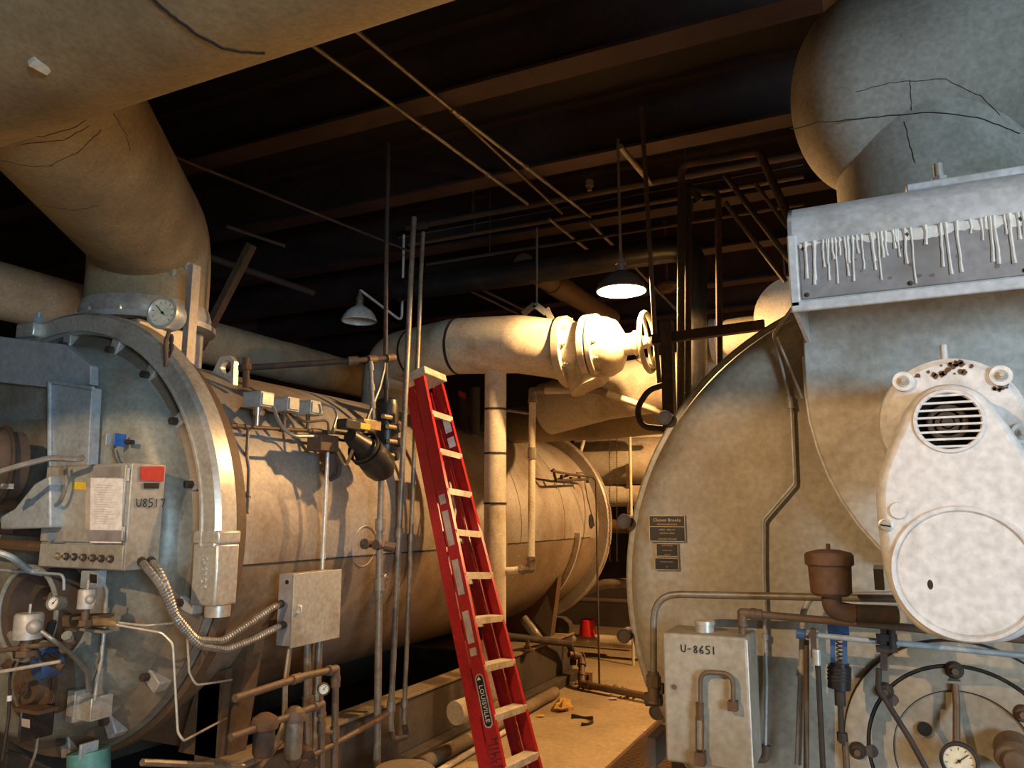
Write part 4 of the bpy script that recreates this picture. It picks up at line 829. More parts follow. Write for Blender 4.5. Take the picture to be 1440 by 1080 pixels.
# dim fittings on top of the boiler behind the ladder
sf = T('safety_valve', 'dim rusty safety valve with a red striped tag behind the ladder top', 'valve', PY(655, 600, 6.6))
MB().cyl(PY(655, 650, 6.7), PY(655, 560, 6.7), .07, n=20).cyl(PY(668, 610, 6.6), PY(668, 545, 6.6), .05, n=16).cyl(PY(640, 600, 6.7), PY(690, 600, 6.7), .05, n=14).build('body', 'dust', sf)
MB().prism([PY(645, 549, 6.55), PY(655, 553, 6.55), PY(655, 561, 6.55), PY(645, 557, 6.55)], (0, -.004, 0)).build('red_tag', 'redlabel', sf, 'red striped tag')
# try cocks
tc = T('try_cocks', 'dark try-cock fittings on the rear shell with a long drain rod', 'valve', PX(806, 675, -3.12))
q = lambda x, y: PX(x, y, -3.10)
MB().tube([q(778, 660), q(782, 676), q(825, 674)], .016, 8, .03).tube([q(776, 662), q(800, 667), q(834, 671)], .014, 8).build('cock_pipe', 'iron', tc)
for x, y in ((790, 668), (803, 671), (815, 668), (826, 672)): MB().cyl(q(x, y), q(x, y+7), .022, n=8).cyl(q(x-4, y-3), q(x+5, y-3), .008, n=6).build('cock', 'iron', tc)
MB().tube([q(800, 668), PX(800, 668, -3.35)], .014, 8).build('stub', 'iron', tc)
cable('drain_rod', [PX(834, 672, -3.10), PX(838, 676, -3.08), V3((-2.853, 8.163, .02))], .011, 'iron', 'thin vertical drain rod from the try cocks to the floor litter', 'rod', .03)
cable('drain_rod', [PX(822, 676, -3.10), PX(826, 700, -3.09), PX(836, 740, -3.06)], .006, 'iron', 'short curved wire tube beside the try-cock drain rod', 'tube', .1)
# ================================================================== water column group
wc_ = T('float_control', 'black cast low-water float control with an upper switch head', 'float control', PX(530, 670, -2.98))
q = lambda x, y, xx=-2.98: PX(x, y, xx)
MB().tube([q(492, 613), q(510, 628), q(522, 640), q(534, 655), q(539, 668)], [.045, .075, .105, .11, .075], 24).build('float_body', 'black', wc_)
dd = (q(534, 655)-q(510, 628)).normalized()
for s_ in (.30, .48): band(q(510, 628).lerp(q(534, 655), s_-.25), dd, .105, wc_, .012, 'body_flange', 'black')
MB().tube([q(536, 664), q(537, 672)], .05, 20).build('lower_boss', 'black', wc_)
a = q(480, 592); b = q(508, 604); MB().obox((a+b)/2, Y, Z, X, (b.y-a.y)/2, .032, .04).build('switch_head', 'black', wc_, bevel=.008)
a = q(506, 590); b = q(530, 605); MB().obox((a+b)/2, Y, Z, X, abs(b.y-a.y)/2, .032, .035).build('terminal_housing', 'brass', wc_, 'dull brass terminal housing', bevel=.005)
a = q(507, 596, -2.94); b = q(520, 603, -2.94); MB().obox((a+b)/2, Y, Z, X, abs(b.y-a.y)/2, .018, .002).build('yellow_tag', 'yellow', wc_, 'yellow tag')
MB().tube([q(498, 604), q(500, 616)], .035, 14).build('neck', 'black', wc_)
cl_ = T('water_column', 'black vertical water column cylinder with five brass and black side cocks', 'water column', q(543, 650))
MB().lathe([(0, -.02), (.075, 0), (.08, .03), (.08, .31), (.07, .35), (.03, .37), (0, .37)], q(542, 634)+V3((-.03, .05, 0)), Z, 28).build('cylinder', 'black', cl_)
for px, py in ((553, 588), (559, 602), (560, 622), (556, 641), (550, 655)):
    p = q(px, py, -2.92); ck = MB().cyl(p-Y*.12, p, .016, n=12).build('cock_stem', 'brass', cl_)
    MB().lathe([(0, -.02), (.03, -.02), (.034, 0), (.03, .02), (0, .02)], p, (1, .35, 0), 20).build('cock_knob', 'iron', ck)
pipe('standpipe', [q(530, 1078), q(534, 760), q(537, 672)], .024, 'galv', 'straight grey standpipe dropping from the black float control to the floor', joints=[(1, .25), (1, -.0), (0, .8)], fil=.0)
pipe('standpipe', [q(544, 598, -2.98), q(542, 505, -2.98), q(543, 380, -2.98), q(546, 200, -2.98)], .015, 'iron', 'dark hanging rod pipe rising from the water column to the ceiling', joints=[(0, .6)], fil=.0)
pipe('equaliser_pipe', [q(525, 590), q(521, 508), ], .014, 'galv', 'short vertical pipe with unions above the black float control', joints=[(0, .25), (0, .55), (0, .9)])
pipe('equaliser_pipe', [PX(335, 518, -3.55), PX(500, 507, -3.05), q(550, 503, -2.95)], .020, 'iron', 'dark horizontal pipe with brass end cap above the pressure switches', joints=[(1, .45), (1, .98), (0, .98)], fitm='brown')
cable('flexible_conduit', [q(542, 500), q(540, 520), q(534, 545), q(524, 570), q(516, 590)], .010, 'flex', 'thin corrugated conduit curving down to the switch head', fil=.1)
MB().cyl(PX(346, 545, -3.5), PX(346, 503, -3.5), .022, n=12).cyl(PX(346, 520, -3.5), PX(346, 512, -3.5), .032, n=8).solo('pipe_nipple', 'rust', 'short rusty pipe nipple standing on top of the shell near the lug', 'pipe')
# pressure switches
q = lambda x, y, xx=-3.22: PX(x, y, xx)
for i, (x0, y0, x1, y1, lab) in enumerate(((354, 549, 385, 574, 'first grey pressure switch box on the shell, nearest the lug'), (392, 557, 421, 580, 'middle grey pressure switch box on the shell'), (424, 562, 454, 585, 'third grey pressure switch box, nearest the float control'))):
    a = q(x0+13, y0); b = q(x1, y1); t = T('pressure_switch', lab, 'switch', V3(((a+b)/2).to_tuple())-Z*.12, 'pressure switches on the left boiler shell')
    MB().box((-3.36, a.y, b.z), (-3.22, b.y, a.z)).build('case', 'cabinet', t, bevel=.004)
    MB().box((-3.222, a.y+.01, b.z+.01), (-3.212, b.y-.01, a.z-.01)).build('cover', 'bright' if i == 0 else 'cabinet', t, bevel=.003)
    MB().box((-3.345, a.y-.004, b.z+.015), (-3.24, a.y+.002, a.z-.015)).build('scale_window', 'bluegrey', t)
    c = (a+b)/2; MB().cyl((-3.29, c.y, b.z-.045), (-3.29, c.y, b.z), .026 if i == 0 else .014, n=16).cyl((-3.29, c.y, b.z-.11), (-3.29, c.y, b.z-.04), .011, n=10).build('stem', 'chrome' if i == 0 else 'brown', t)
pipe('sensing_pipe', [oncyl(283, 555, C1, 1.12), PX(325, 599, -3.28), PX(340, 600, -3.28), PX(470, 608, -3.22), PX(500, 612, -3.1)], .012, 'brown', 'dusty horizontal sensing pipe under the three pressure switches', joints=[1, (2, .05), (2, .4), (2, .75)], fil=.02)
pipe('sensing_pipe', [PX(349, 600, -3.28), PX(347, 640, -3.22), PX(350, 660, -3.2), PX(349, 700, -3.14), PX(348, 722, -3.12)], .010, 'galv', 'thin drop tube on the shell just right of the brown flange', joints=[(2, .9)], fil=.02)
jb = T('junction_box', 'small dusty square junction box below the float control switch', 'junction box', PX(462, 640, -3.12))
a, b = PX(452, 610, -3.05), PX(476, 636, -3.05); MB().box((-3.16, a.y, b.z), (-3.05, b.y, a.z)).build('box', 'brown', jb, bevel=.005)
MB().tube([PX(465, 636, -3.10), PX(466, 660, -3.12), PX(458, 668, -3.14)], .035, 12).tube([PX(470, 640, -3.1), PX(478, 652, -3.1), PX(476, 668, -3.12), PX(464, 674, -3.14)], .016, 8, .03).build('rear_fitting', 'dust', jb)
q = lambda x, y, xx=-3.08: PX(x, y, xx)
pipe('conduit_pipe', [q(461, 636), q(457, 720), q(453, 802)], .012, 'bright', 'thin bright vertical conduit from the dusty box to the large shell box', 'conduit', joints=[(1, .75)])
cable('flexible_conduit', [q(384, 572, -3.2), q(394, 598, -3.15), q(412, 614, -3.1), q(452, 613, -3.08)], .011, 'flex', 'lead looping from the first pressure switch to the dusty box', fil=.1)
cable('flexible_conduit', [q(452, 568, -3.2), q(470, 572, -3.15), q(474, 585, -3.1), q(466, 610, -3.08)], .008, 'flex', 'lead looping from the third pressure switch to the dusty box', fil=.08)
cable('flexible_conduit', [q(416, 585, -3.2), q(430, 594, -3.15), q(462, 590, -3.1), q(462, 610, -3.1)], .008, 'brown', 'lead from the middle pressure switch to the dusty box', fil=.04)
cable('flexible_conduit', [q(476, 618), q(486, 620), q(494, 612, -3.0), q(498, 606, -2.98)], .010, 'black', 'short black lead between the dusty box and switch head', fil=.05)
cable('flexible_conduit', [q(474, 634), q(486, 658), q(498, 628, -2.98)], .011, 'brass', 'hooked brass elbow lead below the switch head', fil=.02)
# side valve on shell
dv = T('drain_valve', 'small dark cross valve on a round shell patch beside the standpipe', 'valve', PX(530, 770, -3.0))
q = lambda x, y, xx=-2.98: PX(x, y, xx)
MB().cyl(q(508, 764, -3.12), q(556, 768), .022, n=12).cyl(q(528, 766), q(550, 770), .032, n=10).cyl(q(512, 765, -3.1), q(514, 765, -3.1), .035, n=14).build('body', 'dust', dv)
p = oncyl(512, 768, C1, R1); MB().lathe([(.13, .0), (.135, .004), (.14, .0)], p, p-V3((C1.x, p.y, C1.z)), 32, caps=False).build('shell_patch', 'shell', dv)
ck = T('drain_cock', 'tiny chrome drain cock on the standpipe below the cross valve', 'valve', q(540, 812))
MB().cyl(q(533, 812), q(545, 813), .014, n=10).sphere(q(541, 810), .018, 12, 8).cyl(q(541, 815), q(541, 828), .009, n=8).build('cock', 'chrome', ck)
# large lower box
lb = T('junction_box', 'large plain metal junction box on the boiler shell, fed by corrugated conduits', 'junction box', (-3.0, 3.6, 1.12))
MB().box((-3.06, 3.412, 1.135), (-2.955, 3.815, 1.518)).build('box', 'sheet', lb, bevel=.004)
MB().box((-2.957, 3.405, 1.128), (-2.945, 3.822, 1.522)).build('lid', 'cabinet', lb, bevel=.003)
MB().cyl((-3.0, 3.414, 1.475), (-3.0, 3.409, 1.475), .012, n=12).build('knockout', 'hole', lb)
MB().tube([PX(419, 852, -2.945), PX(424, 852, -2.925), PX(424, 861, -2.925), PX(419, 862, -2.945)], .006, 8, .01).build('latch', 'bright', lb)
MB().box((-3.2, 3.5, 1.2), (-3.06, 3.56, 1.25)).box((-3.2, 3.68, 1.2), (-3.06, 3.74, 1.25)).build('mounting_foot', 'dust', lb)
for (a, b, lab) in (((432, 905), (434, 1090), 'left conduit leg below the large shell box'), ((449, 902), (438, 1090), 'right conduit leg below the large shell box')):
    pipe('conduit_pipe', [PX(a[0], a[1], -3.02), PX(b[0], b[1], -3.02)], .022, 'galv', lab, 'conduit', joints=[(0, .45)])
cable('curved_conduit', [PX(408, 908, -3.02), PX(401, 960, -3.0), PX(400, 1020, -2.98), PX(380, 1060, -2.96), PX(340, 1078, -2.94), PX(200, 1072, -2.9)], .015, 'galv', 'grey conduit curving from under the large shell box to the bottom edge', fil=.2)
cable('curved_conduit', [PX(415, 1000, -3.2), PX(398, 1040, -3.1), PX(360, 1085, -3.05)], .014, 'brown', 'thin brown conduit slanting behind the oil filter', fil=.2)
# ================================================================== oil line group at the bottom
q = lambda x, y, xx=-2.80: PX(x, y, xx)
pipe('oil_pipe', [q(330, 982), q(430, 950), q(472, 941), q(470, 1085)], .019, 'brown', 'upper brown oil pipe turning down at an elbow, bottom left', joints=[(0, .85), 2, (2, .12), (2, .62)], fil=.02, fitm='brown', fr=1.35)
pipe('oil_pipe', [q(324, 1037), q(400, 1010), q(452, 990), q(452, 1085)], .018, 'brown', 'lower brown oil pipe carrying the filter bowls, bottom left', joints=[2, (2, .35)], fil=.02, fitm='brown', fr=1.35)
pipe('oil_pipe', [q(440, 1062), q(500, 1030), q(545, 1005, -2.95)], .016, 'brown', 'thin brown cross pipe near the floor beside the standpipe', fil=.02)
MB().cyl(q(455, 1030), q(472, 1030), .014, n=10).solo('pipe_bridge', 'brown', 'short link between the two vertical oil pipes', 'pipe')
for (px, py, r, h, m1, m2, lab) in ((372, 1018, .052, .15, 'rust', 'iron', 'oil filter with an orange rusty head and dark bowl'), (414, 1008, .045, .20, 'brown', 'galv', 'oil strainer with a brass lid and grey bowl')):
    c = q(px, py); t = T('oil_filter', lab, 'filter', c-Z*h)
    MB().lathe([(0, -.02), (r*1.25, -.02), (r*1.3, 0), (r*1.1, .03), (r*.5, .05), (0, .05)], c, Z, 28).build('head', m1, t)
    MB().lathe([(0, -h), (r*.8, -h), (r, -h+.02), (r, -.018), (0, -.018)], c, Z, 28).build('bowl', m2, t)
gauge('pressure_gauge', q(455, 969, -2.78), (.75, -.66, 0), .030, 'tiny round gauge on the elbow of the lower oil pipe', depth=.03, ring='brown', face='dial', ticks=7, stem=[q(452, 976), q(452, 988)])
pc_ = T('pump_coupling', 'rusty valve cluster under the oil strainer at the bottom edge', 'valve', q(425, 1090))
for px, py in ((408, 1062), (420, 1070), (432, 1066), (425, 1055)): MB().cyl(q(px, py, -2.85), q(px+8, py+9, -2.8), .035, n=12).build('body', 'rust', pc_)
fd = MB().lathe([(0, 0), (.20, 0), (.20, .02), (.17, .05), (0, .07)], PX(568, 1092, -2.7), Z, 36).solo('round_cover', 'concrete', 'dusty round drum lid at the bottom edge left of the ladder', 'lid')
# two tall pipes in front of skirt
q = lambda x, y, xx=-3.14: PX(x, y, xx)
for (t0, b0, lab, r) in (((579, 365), (549, 1015), 'left one of the two tall thin parallel pipes left of the ladder', .021), ((592, 385), (568, 1010), 'right one of the two tall thin parallel pipes left of the ladder', .017)):
    pipe('riser_pipe', [q(*t0)+V3((0, .02, .35)), q(*t0), q(*b0), q(b0[0]+2, b0[1]+18)], r, 'galv', lab, joints=[(1, .62), (1, .97)], fil=0)
MB().tube([q(550, 1030), q(553, 1040, -3.1), q(572, 1036, -3.1), q(569, 1020)], .020, 10, .03).solo('pipe_elbow', 'iron', 'dark elbow link joining the feet of the two tall pipes', 'pipe')
# ================================================================== skirt, plinth, floor things
sk = T('boiler_plinth', 'shade-darkened concrete plinth with a flat dusty top under the left boiler', 'plinth', (C1.x, 6, 0))
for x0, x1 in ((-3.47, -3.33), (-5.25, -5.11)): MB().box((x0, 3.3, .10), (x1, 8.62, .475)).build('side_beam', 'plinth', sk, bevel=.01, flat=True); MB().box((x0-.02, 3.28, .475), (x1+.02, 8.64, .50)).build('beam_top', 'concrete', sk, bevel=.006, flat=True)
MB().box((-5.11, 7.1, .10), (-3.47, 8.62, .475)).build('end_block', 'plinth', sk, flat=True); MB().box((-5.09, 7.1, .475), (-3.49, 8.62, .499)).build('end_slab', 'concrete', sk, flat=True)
MB().box((-5.11, 3.4, .10), (-3.47, 7.1, .108)).build('void_shade_sheet', 'hole', sk, flat=True)  # black sheet paints in the shade of the void under the boiler
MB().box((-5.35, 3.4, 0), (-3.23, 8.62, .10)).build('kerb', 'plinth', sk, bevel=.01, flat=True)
mb = MB(); pts = []
for k in range(15): a = math.radians(90-180*k/14*.5); pts.append(V3((-3.42+.0, 8.62, .50)))
MB().prism([(-3.60, 8.50, .48), (-3.33, 8.50, .48), (-3.31, 8.50, .56), (-3.33, 8.50, .62), (-3.40, 8.50, .67), (-3.60, 8.50, .68)], (0, .12, 0)).build('end_lug', 'plinth', sk, bevel=.01)
pipe('kerb_pipe', [(-3.13, 4.6, .06), (-3.13, 7.6, .06)], .055, 'concrete', 'thick dusty pipe lying along the plinth kerb behind the ladder')
pipe('kerb_pipe', [(-3.0, 4.9, .03), (-3.02, 6.6, .03)], .022, 'lagpale', 'thin pale pipe lying on the floor beside the kerb pipe')
p = PZ(742, 915, .50); an = T('anchor_bolt', 'rusty anchor bolt standing on the plinth top near its far end', 'bolt', (p.x, p.y, .5))
MB().cyl((p.x, p.y, .5), (p.x, p.y, .515), .07, n=20).build('washer', 'rust', an); MB().cyl((p.x, p.y, .515), (p.x, p.y, .55), .035, n=6).cyl((p.x, p.y, .55), (p.x, p.y, .60), .02, n=10).build('nut', 'rust', an)
pipe('blowdown_pipe', [PX(700, 893, -3.4), PX(750, 899, -3.3), PX(800, 905, -3.2), PX(806, 920, -3.2), PX(806, 935, -3.2)], .035, 'iron', 'dark pipe running along the plinth top and turning down at its end', fil=.08, joints=())
pipe('blowdown_pipe', [PX(736, 870, -3.6), PX(752, 890, -3.45), PX(762, 905, -3.4)], .05, 'galv', 'short shiny pipe slanting under the boiler belly near the dark pipe', fil=.1)
pipe('floor_pipe', [PX(800, 920, -3.2), PX(818, 923, -3.1), V3((-3.02, 8.08, .06)), V3((-1.9, 7.72, .06)), V3((-1.2, 7.5, .06))], .035, 'brown', 'brown floor pipe crossing the aisle from plinth end to the right boiler', fil=.06, joints=[1, 2], fitm='brown', fr=1.25)
MB().obox(PX(826, 955, -3.1), X, Y, Z, .04, .06, .06).solo('rubble_block', 'rust', 'broken rusty lump beside the floor pipe elbow', 'debris')
bk_ = T('bucket', 'small red plastic bucket upside down on a pipe in the far gap', 'bucket', (-3.62, 10.9, .28))
p = PY(826.5, 894, 9.9)
bk_.location = p
h_ = PY(826.5, 871, 9.9).z-p.z; MB().lathe([(0, h_), (.078, h_), (.088, h_*.97), (.112, .02), (.118, .02), (.118, 0), (0, 0)], p, Z, 36).build('body', 'redplastic', bk_)
rgm = MB(); r4 = random.Random(2); c = V3((-2.90, 7.24, 0))
n_ = 12; rs = []
for j, (zz, rad) in enumerate(((.0, .13), (.03, .14), (.06, .10), (.085, .05))): rs.append([c+V3((rad*r4.uniform(.6, 1.15)*math.cos(2*math.pi*k/n_)*.8, rad*r4.uniform(.6, 1.15)*math.sin(2*math.pi*k/n_)*1.2, zz*r4.uniform(.5, 1.3) if j else 0)) for k in range(n_)])
rgm.rings(rs).solo('crumpled_rag', 'rag', 'crumpled yellow rag on the floor beside the plinth kerb', 'rag')
cs = V3((-2.60, 6.86, .012)); pts = [cs+V3((.13*math.cos(a), .13*math.sin(a), .012*math.sin(a*3))) for a in [math.radians(-60+200*k/16) for k in range(17)]]
sm = MB()
for a, b in zip(pts, pts[1:]): sm.bar(a, b+(b-a)*.1, .006, .04)
sm.solo('rubber_strap', 'black', 'black curved rubber strap lying on the tan floor', 'strap')
for (cx, cy, n1, rad, lab, nm) in ((-2.92, 8.25, 70, .28, 'heap of dry litter and grit at the end of the plinth', 'litter'), (-2.3, 8.0, 30, .30, 'thin scatter of grit along the floor pipe', 'litter')):
    lt = MB()
    for i in range(n1):
        a = r4.uniform(0, 6.28); rr_ = rad*math.sqrt(r4.random()); p = V3((cx+rr_*math.cos(a)*1.3, cy+rr_*math.sin(a)*.5, .008)); s_ = r4.uniform(.008, .028)
        lt.obox(p+Z*s_*.3, (math.cos(a*3), math.sin(a*3), .3), (-math.sin(a*3), math.cos(a*3), .2), (0, 0, 1), s_, s_*.7, s_*.35)
    lt.solo(nm, 'leafm', lab, 'litter', kind='stuff', flat=True)
for i, (px, py, m_) in enumerate(((862, 984, 'label'), (760, 1008, 'rag'), (912, 1029, 'label'))):
    p = PZ(px, py, 0); MB().prism([p+V3((.06*math.cos(a)*r4.uniform(.6, 1), .05*math.sin(a)*r4.uniform(.6, 1), .004+.01*r4.random())) for a in [k*math.pi/4 for k in range(8)]], (0, 0, .004)).solo('paper_scrap', m_, ['pale paper scrap by the floor pipe', 'small brown scrap between rag and ladder', 'pale scrap at the grating edge'][i], 'scrap')
# floor grating beside right boiler
gx = T('floor_grating', 'rust-brown ribbed floor grating along the right boiler front', 'grating', (-1.4, 6, 0))
MB().box((-1.94, 5.0, .001), (-.9, 8.0, .006)).build('tray', 'hole', gx, flat=True)
MB().box((-1.96, 5.0, 0), (-1.93, 8.0, .022)).build('edge_bar', 'rust', gx, flat=True)
proto = None
for i in range(90):
    y = 5.02+i*.033
    if proto is None: proto = MB().box((-1.94, y, .004), (-.9, y+.014, .020)).build('bar', 'rust', gx, flat=True); y00 = y
    else:
        o = proto.copy(); o.location = proto.location+V3((0, y-y00, 0)); COL.objects.link(o)
# ================================================================== lamps
def dome(name, rimc, R, lab, lit):
    t = T(name, lab, 'lamp', rimc)
    pr = [(R*1.0, 0), (R*1.03, .008), (R*1.0, .016), (R*.93, .05), (R*.72, .10), (R*.42, .135), (R*.25, .15), (R*.22, .155)]
    pin = [(r-.006, h-.004) for r, h in pr[2:]]
    MB().lathe(pr, rimc, Z, 48, caps=False).build('shade', 'dust' if lit else 'enamel', t); MB().lathe([(R*.97, .0)]+pin+[(.0, .149)], rimc, Z, 48, caps=False).build('reflector', 'enamel', t, 'white reflector')
    MB().lathe([(0, .15), (R*.24, .15), (R*.24, .17), (R*.20, .175), (R*.20, .20), (R*.23, .205), (R*.20, .21), (R*.20, .235), (R*.15, .25), (.02, .26), (.012, .30), (0, .30)], rimc, Z, 28).build('socket', 'galv', t)
    MB().sphere(V3(rimc)+Z*.115, .043, 20, 14, (1, 1, 1.2)).build('bulb', 'glow' if lit else 'enamel', t)
    return t
lc = PY(874, 410, REAR_LAMP_Y); lampR = .18
dome('pendant_lamp', lc, lampR, 'lit dome lamp glowing warm above the stop valve', True)
cable('lamp_conduit', [lc+Z*.29, V3((lc.x, lc.y, 4.62))], .011, 'galv', 'short conduit holding the lit dome lamp', 'conduit')
lc2 = PY(505, 452, 5.8); dome('pendant_lamp', lc2, .165, 'unlit white dome lamp hanging above the left boiler', False)
pipe('lamp_conduit', [lc2+Z*.27, lc2+Z*.31, PY(565, 452, 6.4), PY(568, 330, 6.4)], .013, 'enamel', 'white arm conduit behind the unlit dome lamp', 'conduit')

for kl, la_ in ((V3(KEY_LAMP), 'behind the viewpoint on the right'), (V3(LEFT_LAMP), 'behind the viewpoint on the left'), (V3(FAR_LAMP), 'over the rear of the right boiler')):
    dome('pendant_lamp', kl-Z*(.059 if kl.x < -1 else .03), .25 if kl.x < -1 else .20, 'dome lamp hung high '+la_, True); cable('lamp_conduit', [kl+Z*.25, V3((kl.x, kl.y, ZC))], .012, 'galv', 'ceiling conduit of the dome lamp '+la_, 'conduit')
light('rear_lamp_light', 'POINT', lc+Z*.012, 300, (1.0, .56, .22), shadow_soft_size=.03)
# ================================================================== ceiling runs
def xrun(px, py, px2, y):
    p = PY(px, py, y); d = ray(px2, py-.175*(px2-px)); q = EYE+d*(y/d.y); return [p, V3((q.x, y, p.z))]
def run(name, pts, r, m, lab, cat='pipe', **kw): return pipe(name, pts, r, m, lab, cat, **kw)
run('ceiling_conduit', [PZ(380, 15, 4.52), PZ(432, 58, 4.52), PZ(742, 287, 4.52)], .014, 'galv', 'left straight pale conduit under the beams, top centre', 'conduit', joints=[(1, .42), (1, .75)], fil=0)
run('ceiling_conduit', [PZ(440, -10, 4.54), PZ(492, 36, 4.54), PZ(640, 158, 4.54), PZ(830, 305, 4.54)], .014, 'galv', 'right straight pale conduit under the beams, top centre', 'conduit', joints=[2, (2, .45)], fil=0)
run('ceiling_conduit', [PZ(640, 160, 4.56), PZ(790, 300, 4.56)], .012, 'brown', 'dim conduit beside the right pale conduit', 'conduit', fil=0)
run('ceiling_conduit', [PZ(772, 308, 4.5), PZ(822, 348, 4.5), PZ(866, 382, 4.5)], .016, 'galv', 'pale conduit continuing past the dark pipes towards the lamp, left', 'conduit', fil=0)
run('ceiling_conduit', [PZ(828, 312, 4.5), PZ(862, 345, 4.5), PZ(965, 450, 4.5)], .016, 'galv', 'pale conduit continuing past the dark pipes towards the lamp, right', 'conduit', fil=0)
run('ceiling_conduit', [PZ(872, 206, 4.3), PZ(915, 258, 4.3)], .02, 'galv', 'short double conduit below the fourth beam', 'conduit', fil=0)
run('ceiling_conduit', [PZ(245, 220, 4.4), PZ(580, 355, 4.4)], .012, 'dust', 'thin dim pipe slanting across the dark ceiling at left', 'pipe', fil=0)
run('ceiling_conduit', [PZ(318, 318, 4.35), PZ(400, 346, 4.35)], .016, 'dust', 'short dim conduit in the dark ceiling left of the unlit lamp', fil=0)
run('ceiling_conduit', [PZ(295, 362, 4.25), PZ(440, 412, 4.25)], .035, 'dust', 'dim pipe in the dark behind the steel brace', fil=0)
run('cross_pipe', xrun(572, 321, 1130, 6.3), .030, 'dust', 'topmost dark cross pipe below the beams', 'pipe', fil=0, joints=[(0, .05)])
run('cross_pipe', xrun(575, 345, 1130, 6.45), .020, 'brown', 'brown cross pipe, second below the beams', 'pipe', fil=0)
run('cross_pipe', xrun(560, 335, 1130, 6.7), .012, 'galv', 'thin pale cross conduit between the dark cross pipes', 'pipe', fil=0)
run('cross_pipe', xrun(600, 372, 1130, 6.5), .016, 'dust', 'thin dark cross pipe, lowest of the set', 'pipe', fil=0)
run('dark_riser', [PY(560, 408, 6.2), PY(730, 385, 6.2), PY(975, 345, 6.2), PY(975, 620, 6.2)], .115, 'black', 'fat black pipe crossing under the ceiling and turning down right of the lamp', 'pipe', fil=.22)
run('flanged_pipe', [PZ(735, 372, 4.15), PZ(788, 404, 4.15), PZ(860, 448, 4.15)], .11, 'brown', 'tan lagged pipe with a flange left of the lit lamp', 'pipe', joints=[(0, .95)], fil=0, fr=1.12)
run('brace_pipe', [PZ(632, 395, 4.05), PZ(735, 445, 4.05)], .012, 'dust', 'left thin rod pointing at the header hanger', 'rod', fil=0)
run('brace_pipe', [PZ(650, 394, 4.05), PZ(745, 440, 4.05)], .012, 'dust', 'right thin rod pointing at the header hanger', 'rod', fil=0)
sbm = MB().bar(PY(280, 490, 4.3), PY(354, 344, 4.3), .06, .06).solo('steel_brace', 'rust', 'rusty diagonal steel brace right of the left flue stub', 'brace')
run('lagged_pipe', [(-5.9, 1.2, 3.50), (-5.9, 9.2, 3.53)], .22, 'lag', 'long lagged pipe running back behind the left boiler top', 'pipe', fil=0, joints=[(0, .42), (0, .70)], fr=1.02)
dm = MB().cyl(PY(829, 262, 6.0), PY(829, 254, 6.0), .035, n=16).cyl(PY(829, 268, 6.0), PY(829, 258, 6.0), .02, n=10); dm.solo('sprinkler', 'galv', 'tiny pale sprinkler head below the beams', 'sprinkler')
MB().lathe([(0, 0), (.05, 0), (.09, .05), (.09, .075), (.04, .10), (0, .10)], PY(938, 410, 7.0), Z, 24).cyl(PY(938, 405, 7.0), V3((PY(938, 405, 7.0).x, 7.0, 4.64)), .012, n=8).solo('bell', 'rust', 'small dome fitting right of the lit lamp', 'fitting')
for o_ in [o for o in COL.objects if o.name.startswith('cross_pipe')]:
    run_ = [c for c in o_.children if c.name.startswith('pipe_run')][0]; vs_ = [v.co+o_.location for v in run_.data.vertices]; x0_, x1_ = min(v.x for v in vs_), max(v.x for v in vs_); c_ = sum(vs_, V3((0, 0, 0)))/len(vs_)
    for f_ in (.2, .75):
        h_ = V3((x0_+(x1_-x0_)*f_, c_.y, c_.z)); MB().cyl(h_, V3((h_.x, h_.y, ZC)), .006, n=6).build('hanger', 'dust', o_)
# right-hand vertical pipes
V_ = lambda x, y, yy=4.8: PY(x, y, yy)
run('riser_pipe', [V_(957, 610), V_(958, 232), V_(1068, 214), V_(1120, 330)], .025, 'iron', 'dark pipe rising then looping over near the right boiler, left of two', fil=.06)
run('riser_pipe', [V_(967, 610, 4.9), V_(968, 258, 4.9), V_(985, 282, 4.9)], .023, 'iron', 'dark pipe close beside the looping riser', fil=.05)
run('riser_pipe', [V_(1012, 520, 4.9), V_(1010, 272, 4.9), V_(960, 262, 4.9)], .021, 'iron', 'third dark riser further right with a top elbow', fil=.05)
run('slant_pipe', [V_(1020, 285, 4.9), V_(1105, 396, 4.9)], .016, 'dust', 'slanting dark pipe between the riser and the hood, left', fil=0)
run('slant_pipe', [V_(1020, 247, 5.1)+Z*.0, V_(1115, 372, 5.1)], .020, 'iron', 'slanting dark pipe between the riser and the hood, middle', fil=0)
run('slant_pipe', [V_(1062, 258, 5.1), V_(1112, 325, 5.1)], .014, 'dust', 'slanting dark pipe between the riser and the hood, right', fil=0)
MB().bar(V_(918, 478, 4.7), V_(1075, 457, 4.7), .05, .06).solo('trolley_arm', 'iron', 'black horizontal arm crossing in front of the fat black pipe', 'arm')
MB().bar(V_(938, 452, 4.7), V3((V_(938, 588, 4.7).x, 4.7, 0)), .08, .07, X).solo('square_post', 'iron', 'black square post under the horizontal arm left of the right boiler', 'post')
cable('hose_loop', [V_(938, 540, 4.7), V_(912, 548, 4.7), V_(895, 575, 4.7), V_(902, 600, 4.7), V_(945, 604, 4.7)], .020, 'iron', 'black hose loop hanging beside the black square post', 'hose', .12)
run('hanger_rod', [PY(902, 150, 5.0), PY(921, 470, 5.0), PY(928, 545, 5.0)], .016, 'dust', 'long grey hanging rod in front of the lit lamp', 'rod', fil=0)
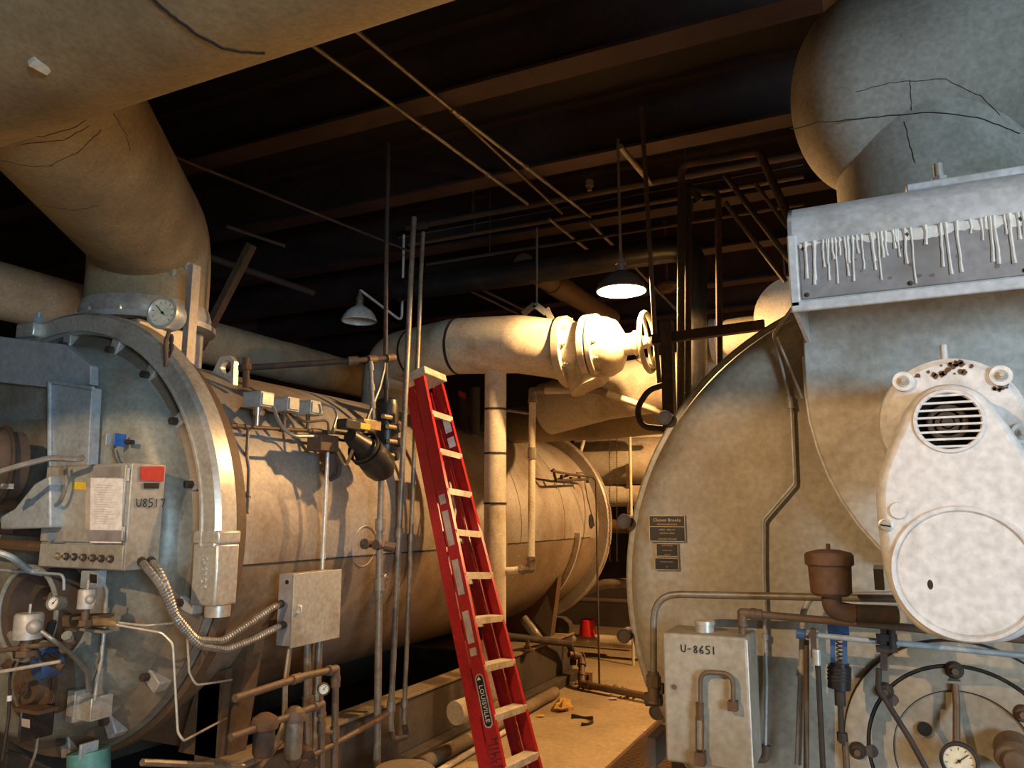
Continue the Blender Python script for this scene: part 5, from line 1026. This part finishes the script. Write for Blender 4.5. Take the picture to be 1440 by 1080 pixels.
# pale ends beyond the right boiler
ev = T('expansion_vessel', 'pale rounded vessel end beyond the right boiler under the hood', 'vessel', PY(1100, 470, 6.0))
MB().lathe([(0, 0), (.22, .0), (.30, .02), (.31, .06), (.31, .5), (0, .5)], PY(1118, 440, 6.0), Y, 40).build('body', 'lagpale', ev)
e2 = T('expansion_vessel', 'second paler lagged pipe end left of the rounded vessel end', 'vessel', PY(1035, 490, 6.4))
MB().tube([PY(1008, 478, 6.5), PY(1050, 472, 6.5), PY(1140, 462, 6.4)], .16, 32, .1).build('body', 'lagpale', e2)
MB().cyl(PY(1002, 480, 6.5), PY(1010, 479, 6.5), .19, n=32).build('flange', 'lagpale', e2)
# far background pipes between the boilers
Q = lambda x, y, yy=10.3: PY(x, y, yy)
run('far_tank', [Q(815, 648), Q(1010, 641)], .33, 'lagpale', 'fat pale tank lying across the far gap between the boilers', 'tank', fil=0)
run('far_pipe', [Q(790, 610, 9.6), Q(945, 601, 9.6)], .045, 'lagpale', 'bright pipe above the fat pale tank', fil=0)
run('far_pipe', [Q(790, 616, 9.7), Q(945, 612, 9.7)], .030, 'lagpale', 'second bright pipe just under the first in the far gap', fil=0)
run('far_pipe', [Q(830, 676), Q(930, 674)], .06, 'lagpale', 'thin pale pipe below the fat tank', fil=0)
run('far_pipe', [Q(840, 698, 10.0), Q(940, 697, 10.0)], .14, 'lagpale', 'thick cream pipe with a seam lower in the far gap', fil=0)
run('far_pipe', [Q(845, 740, 10.0), Q(905, 740, 10.0)], .09, 'brown', 'brown pipe stub below the thick cream pipe', fil=0)
run('far_pipe', [Q(818, 832, 9.7), Q(850, 821, 9.7), Q(920, 818, 9.7)], .06, 'galv', 'shiny bent pipe under the rear of the left boiler', fil=.1)
run('far_pipe', [Q(808, 900, 9.9), Q(850, 901, 9.9), Q(930, 908, 9.9)], .075, 'lagpale', 'pale floor pipe under the red bucket', fil=.1)
run('far_pipe', [Q(800, 843, 10.2), Q(925, 848, 10.2)], .035, 'dust', 'dark thin pipe behind the shiny bent pipe', fil=0)
MB().box(Q(880, 652, 9.9), Q(890, 745, 10.0)).solo('far_column', 'rust', 'rusty narrow steel column in the far gap', 'column')
run('far_riser', [Q(885, 560, 9.6), V3((Q(886, 745, 9.6).x, 9.6, 0))], .02, 'lagpale', 'thin pale riser in front of the fat tank', fil=0)
run('far_riser', [Q(806, 592, 9.4), Q(822, 592, 9.4), Q(820, 622, 9.4), Q(812, 650, 9.2)], .025, 'lagpale', 'small crooked pipe above the rear of the left boiler', fil=.02)
for x, lab in ((857, 'left hanging chain in the far gap'), (867, 'right hanging chain in the far gap')):
    p0, p1 = Q(x, 585, 9.2), Q(x+.5, 790, 9.2); t = T('hanging_chain', lab, 'chain', p1); ch = MB(); nn = 60
    for i in range(nn):
        a, b = p0.lerp(p1, i/nn), p0.lerp(p1, (i+.8)/nn); u_ = X if i % 2 else Y
        ch.bar(a+u_*.006, b+u_*.006, .006, .006, Y).bar(a-u_*.006, b-u_*.006, .006, .006, Y)
    ch.build('links', 'iron', t, kind='stuff')
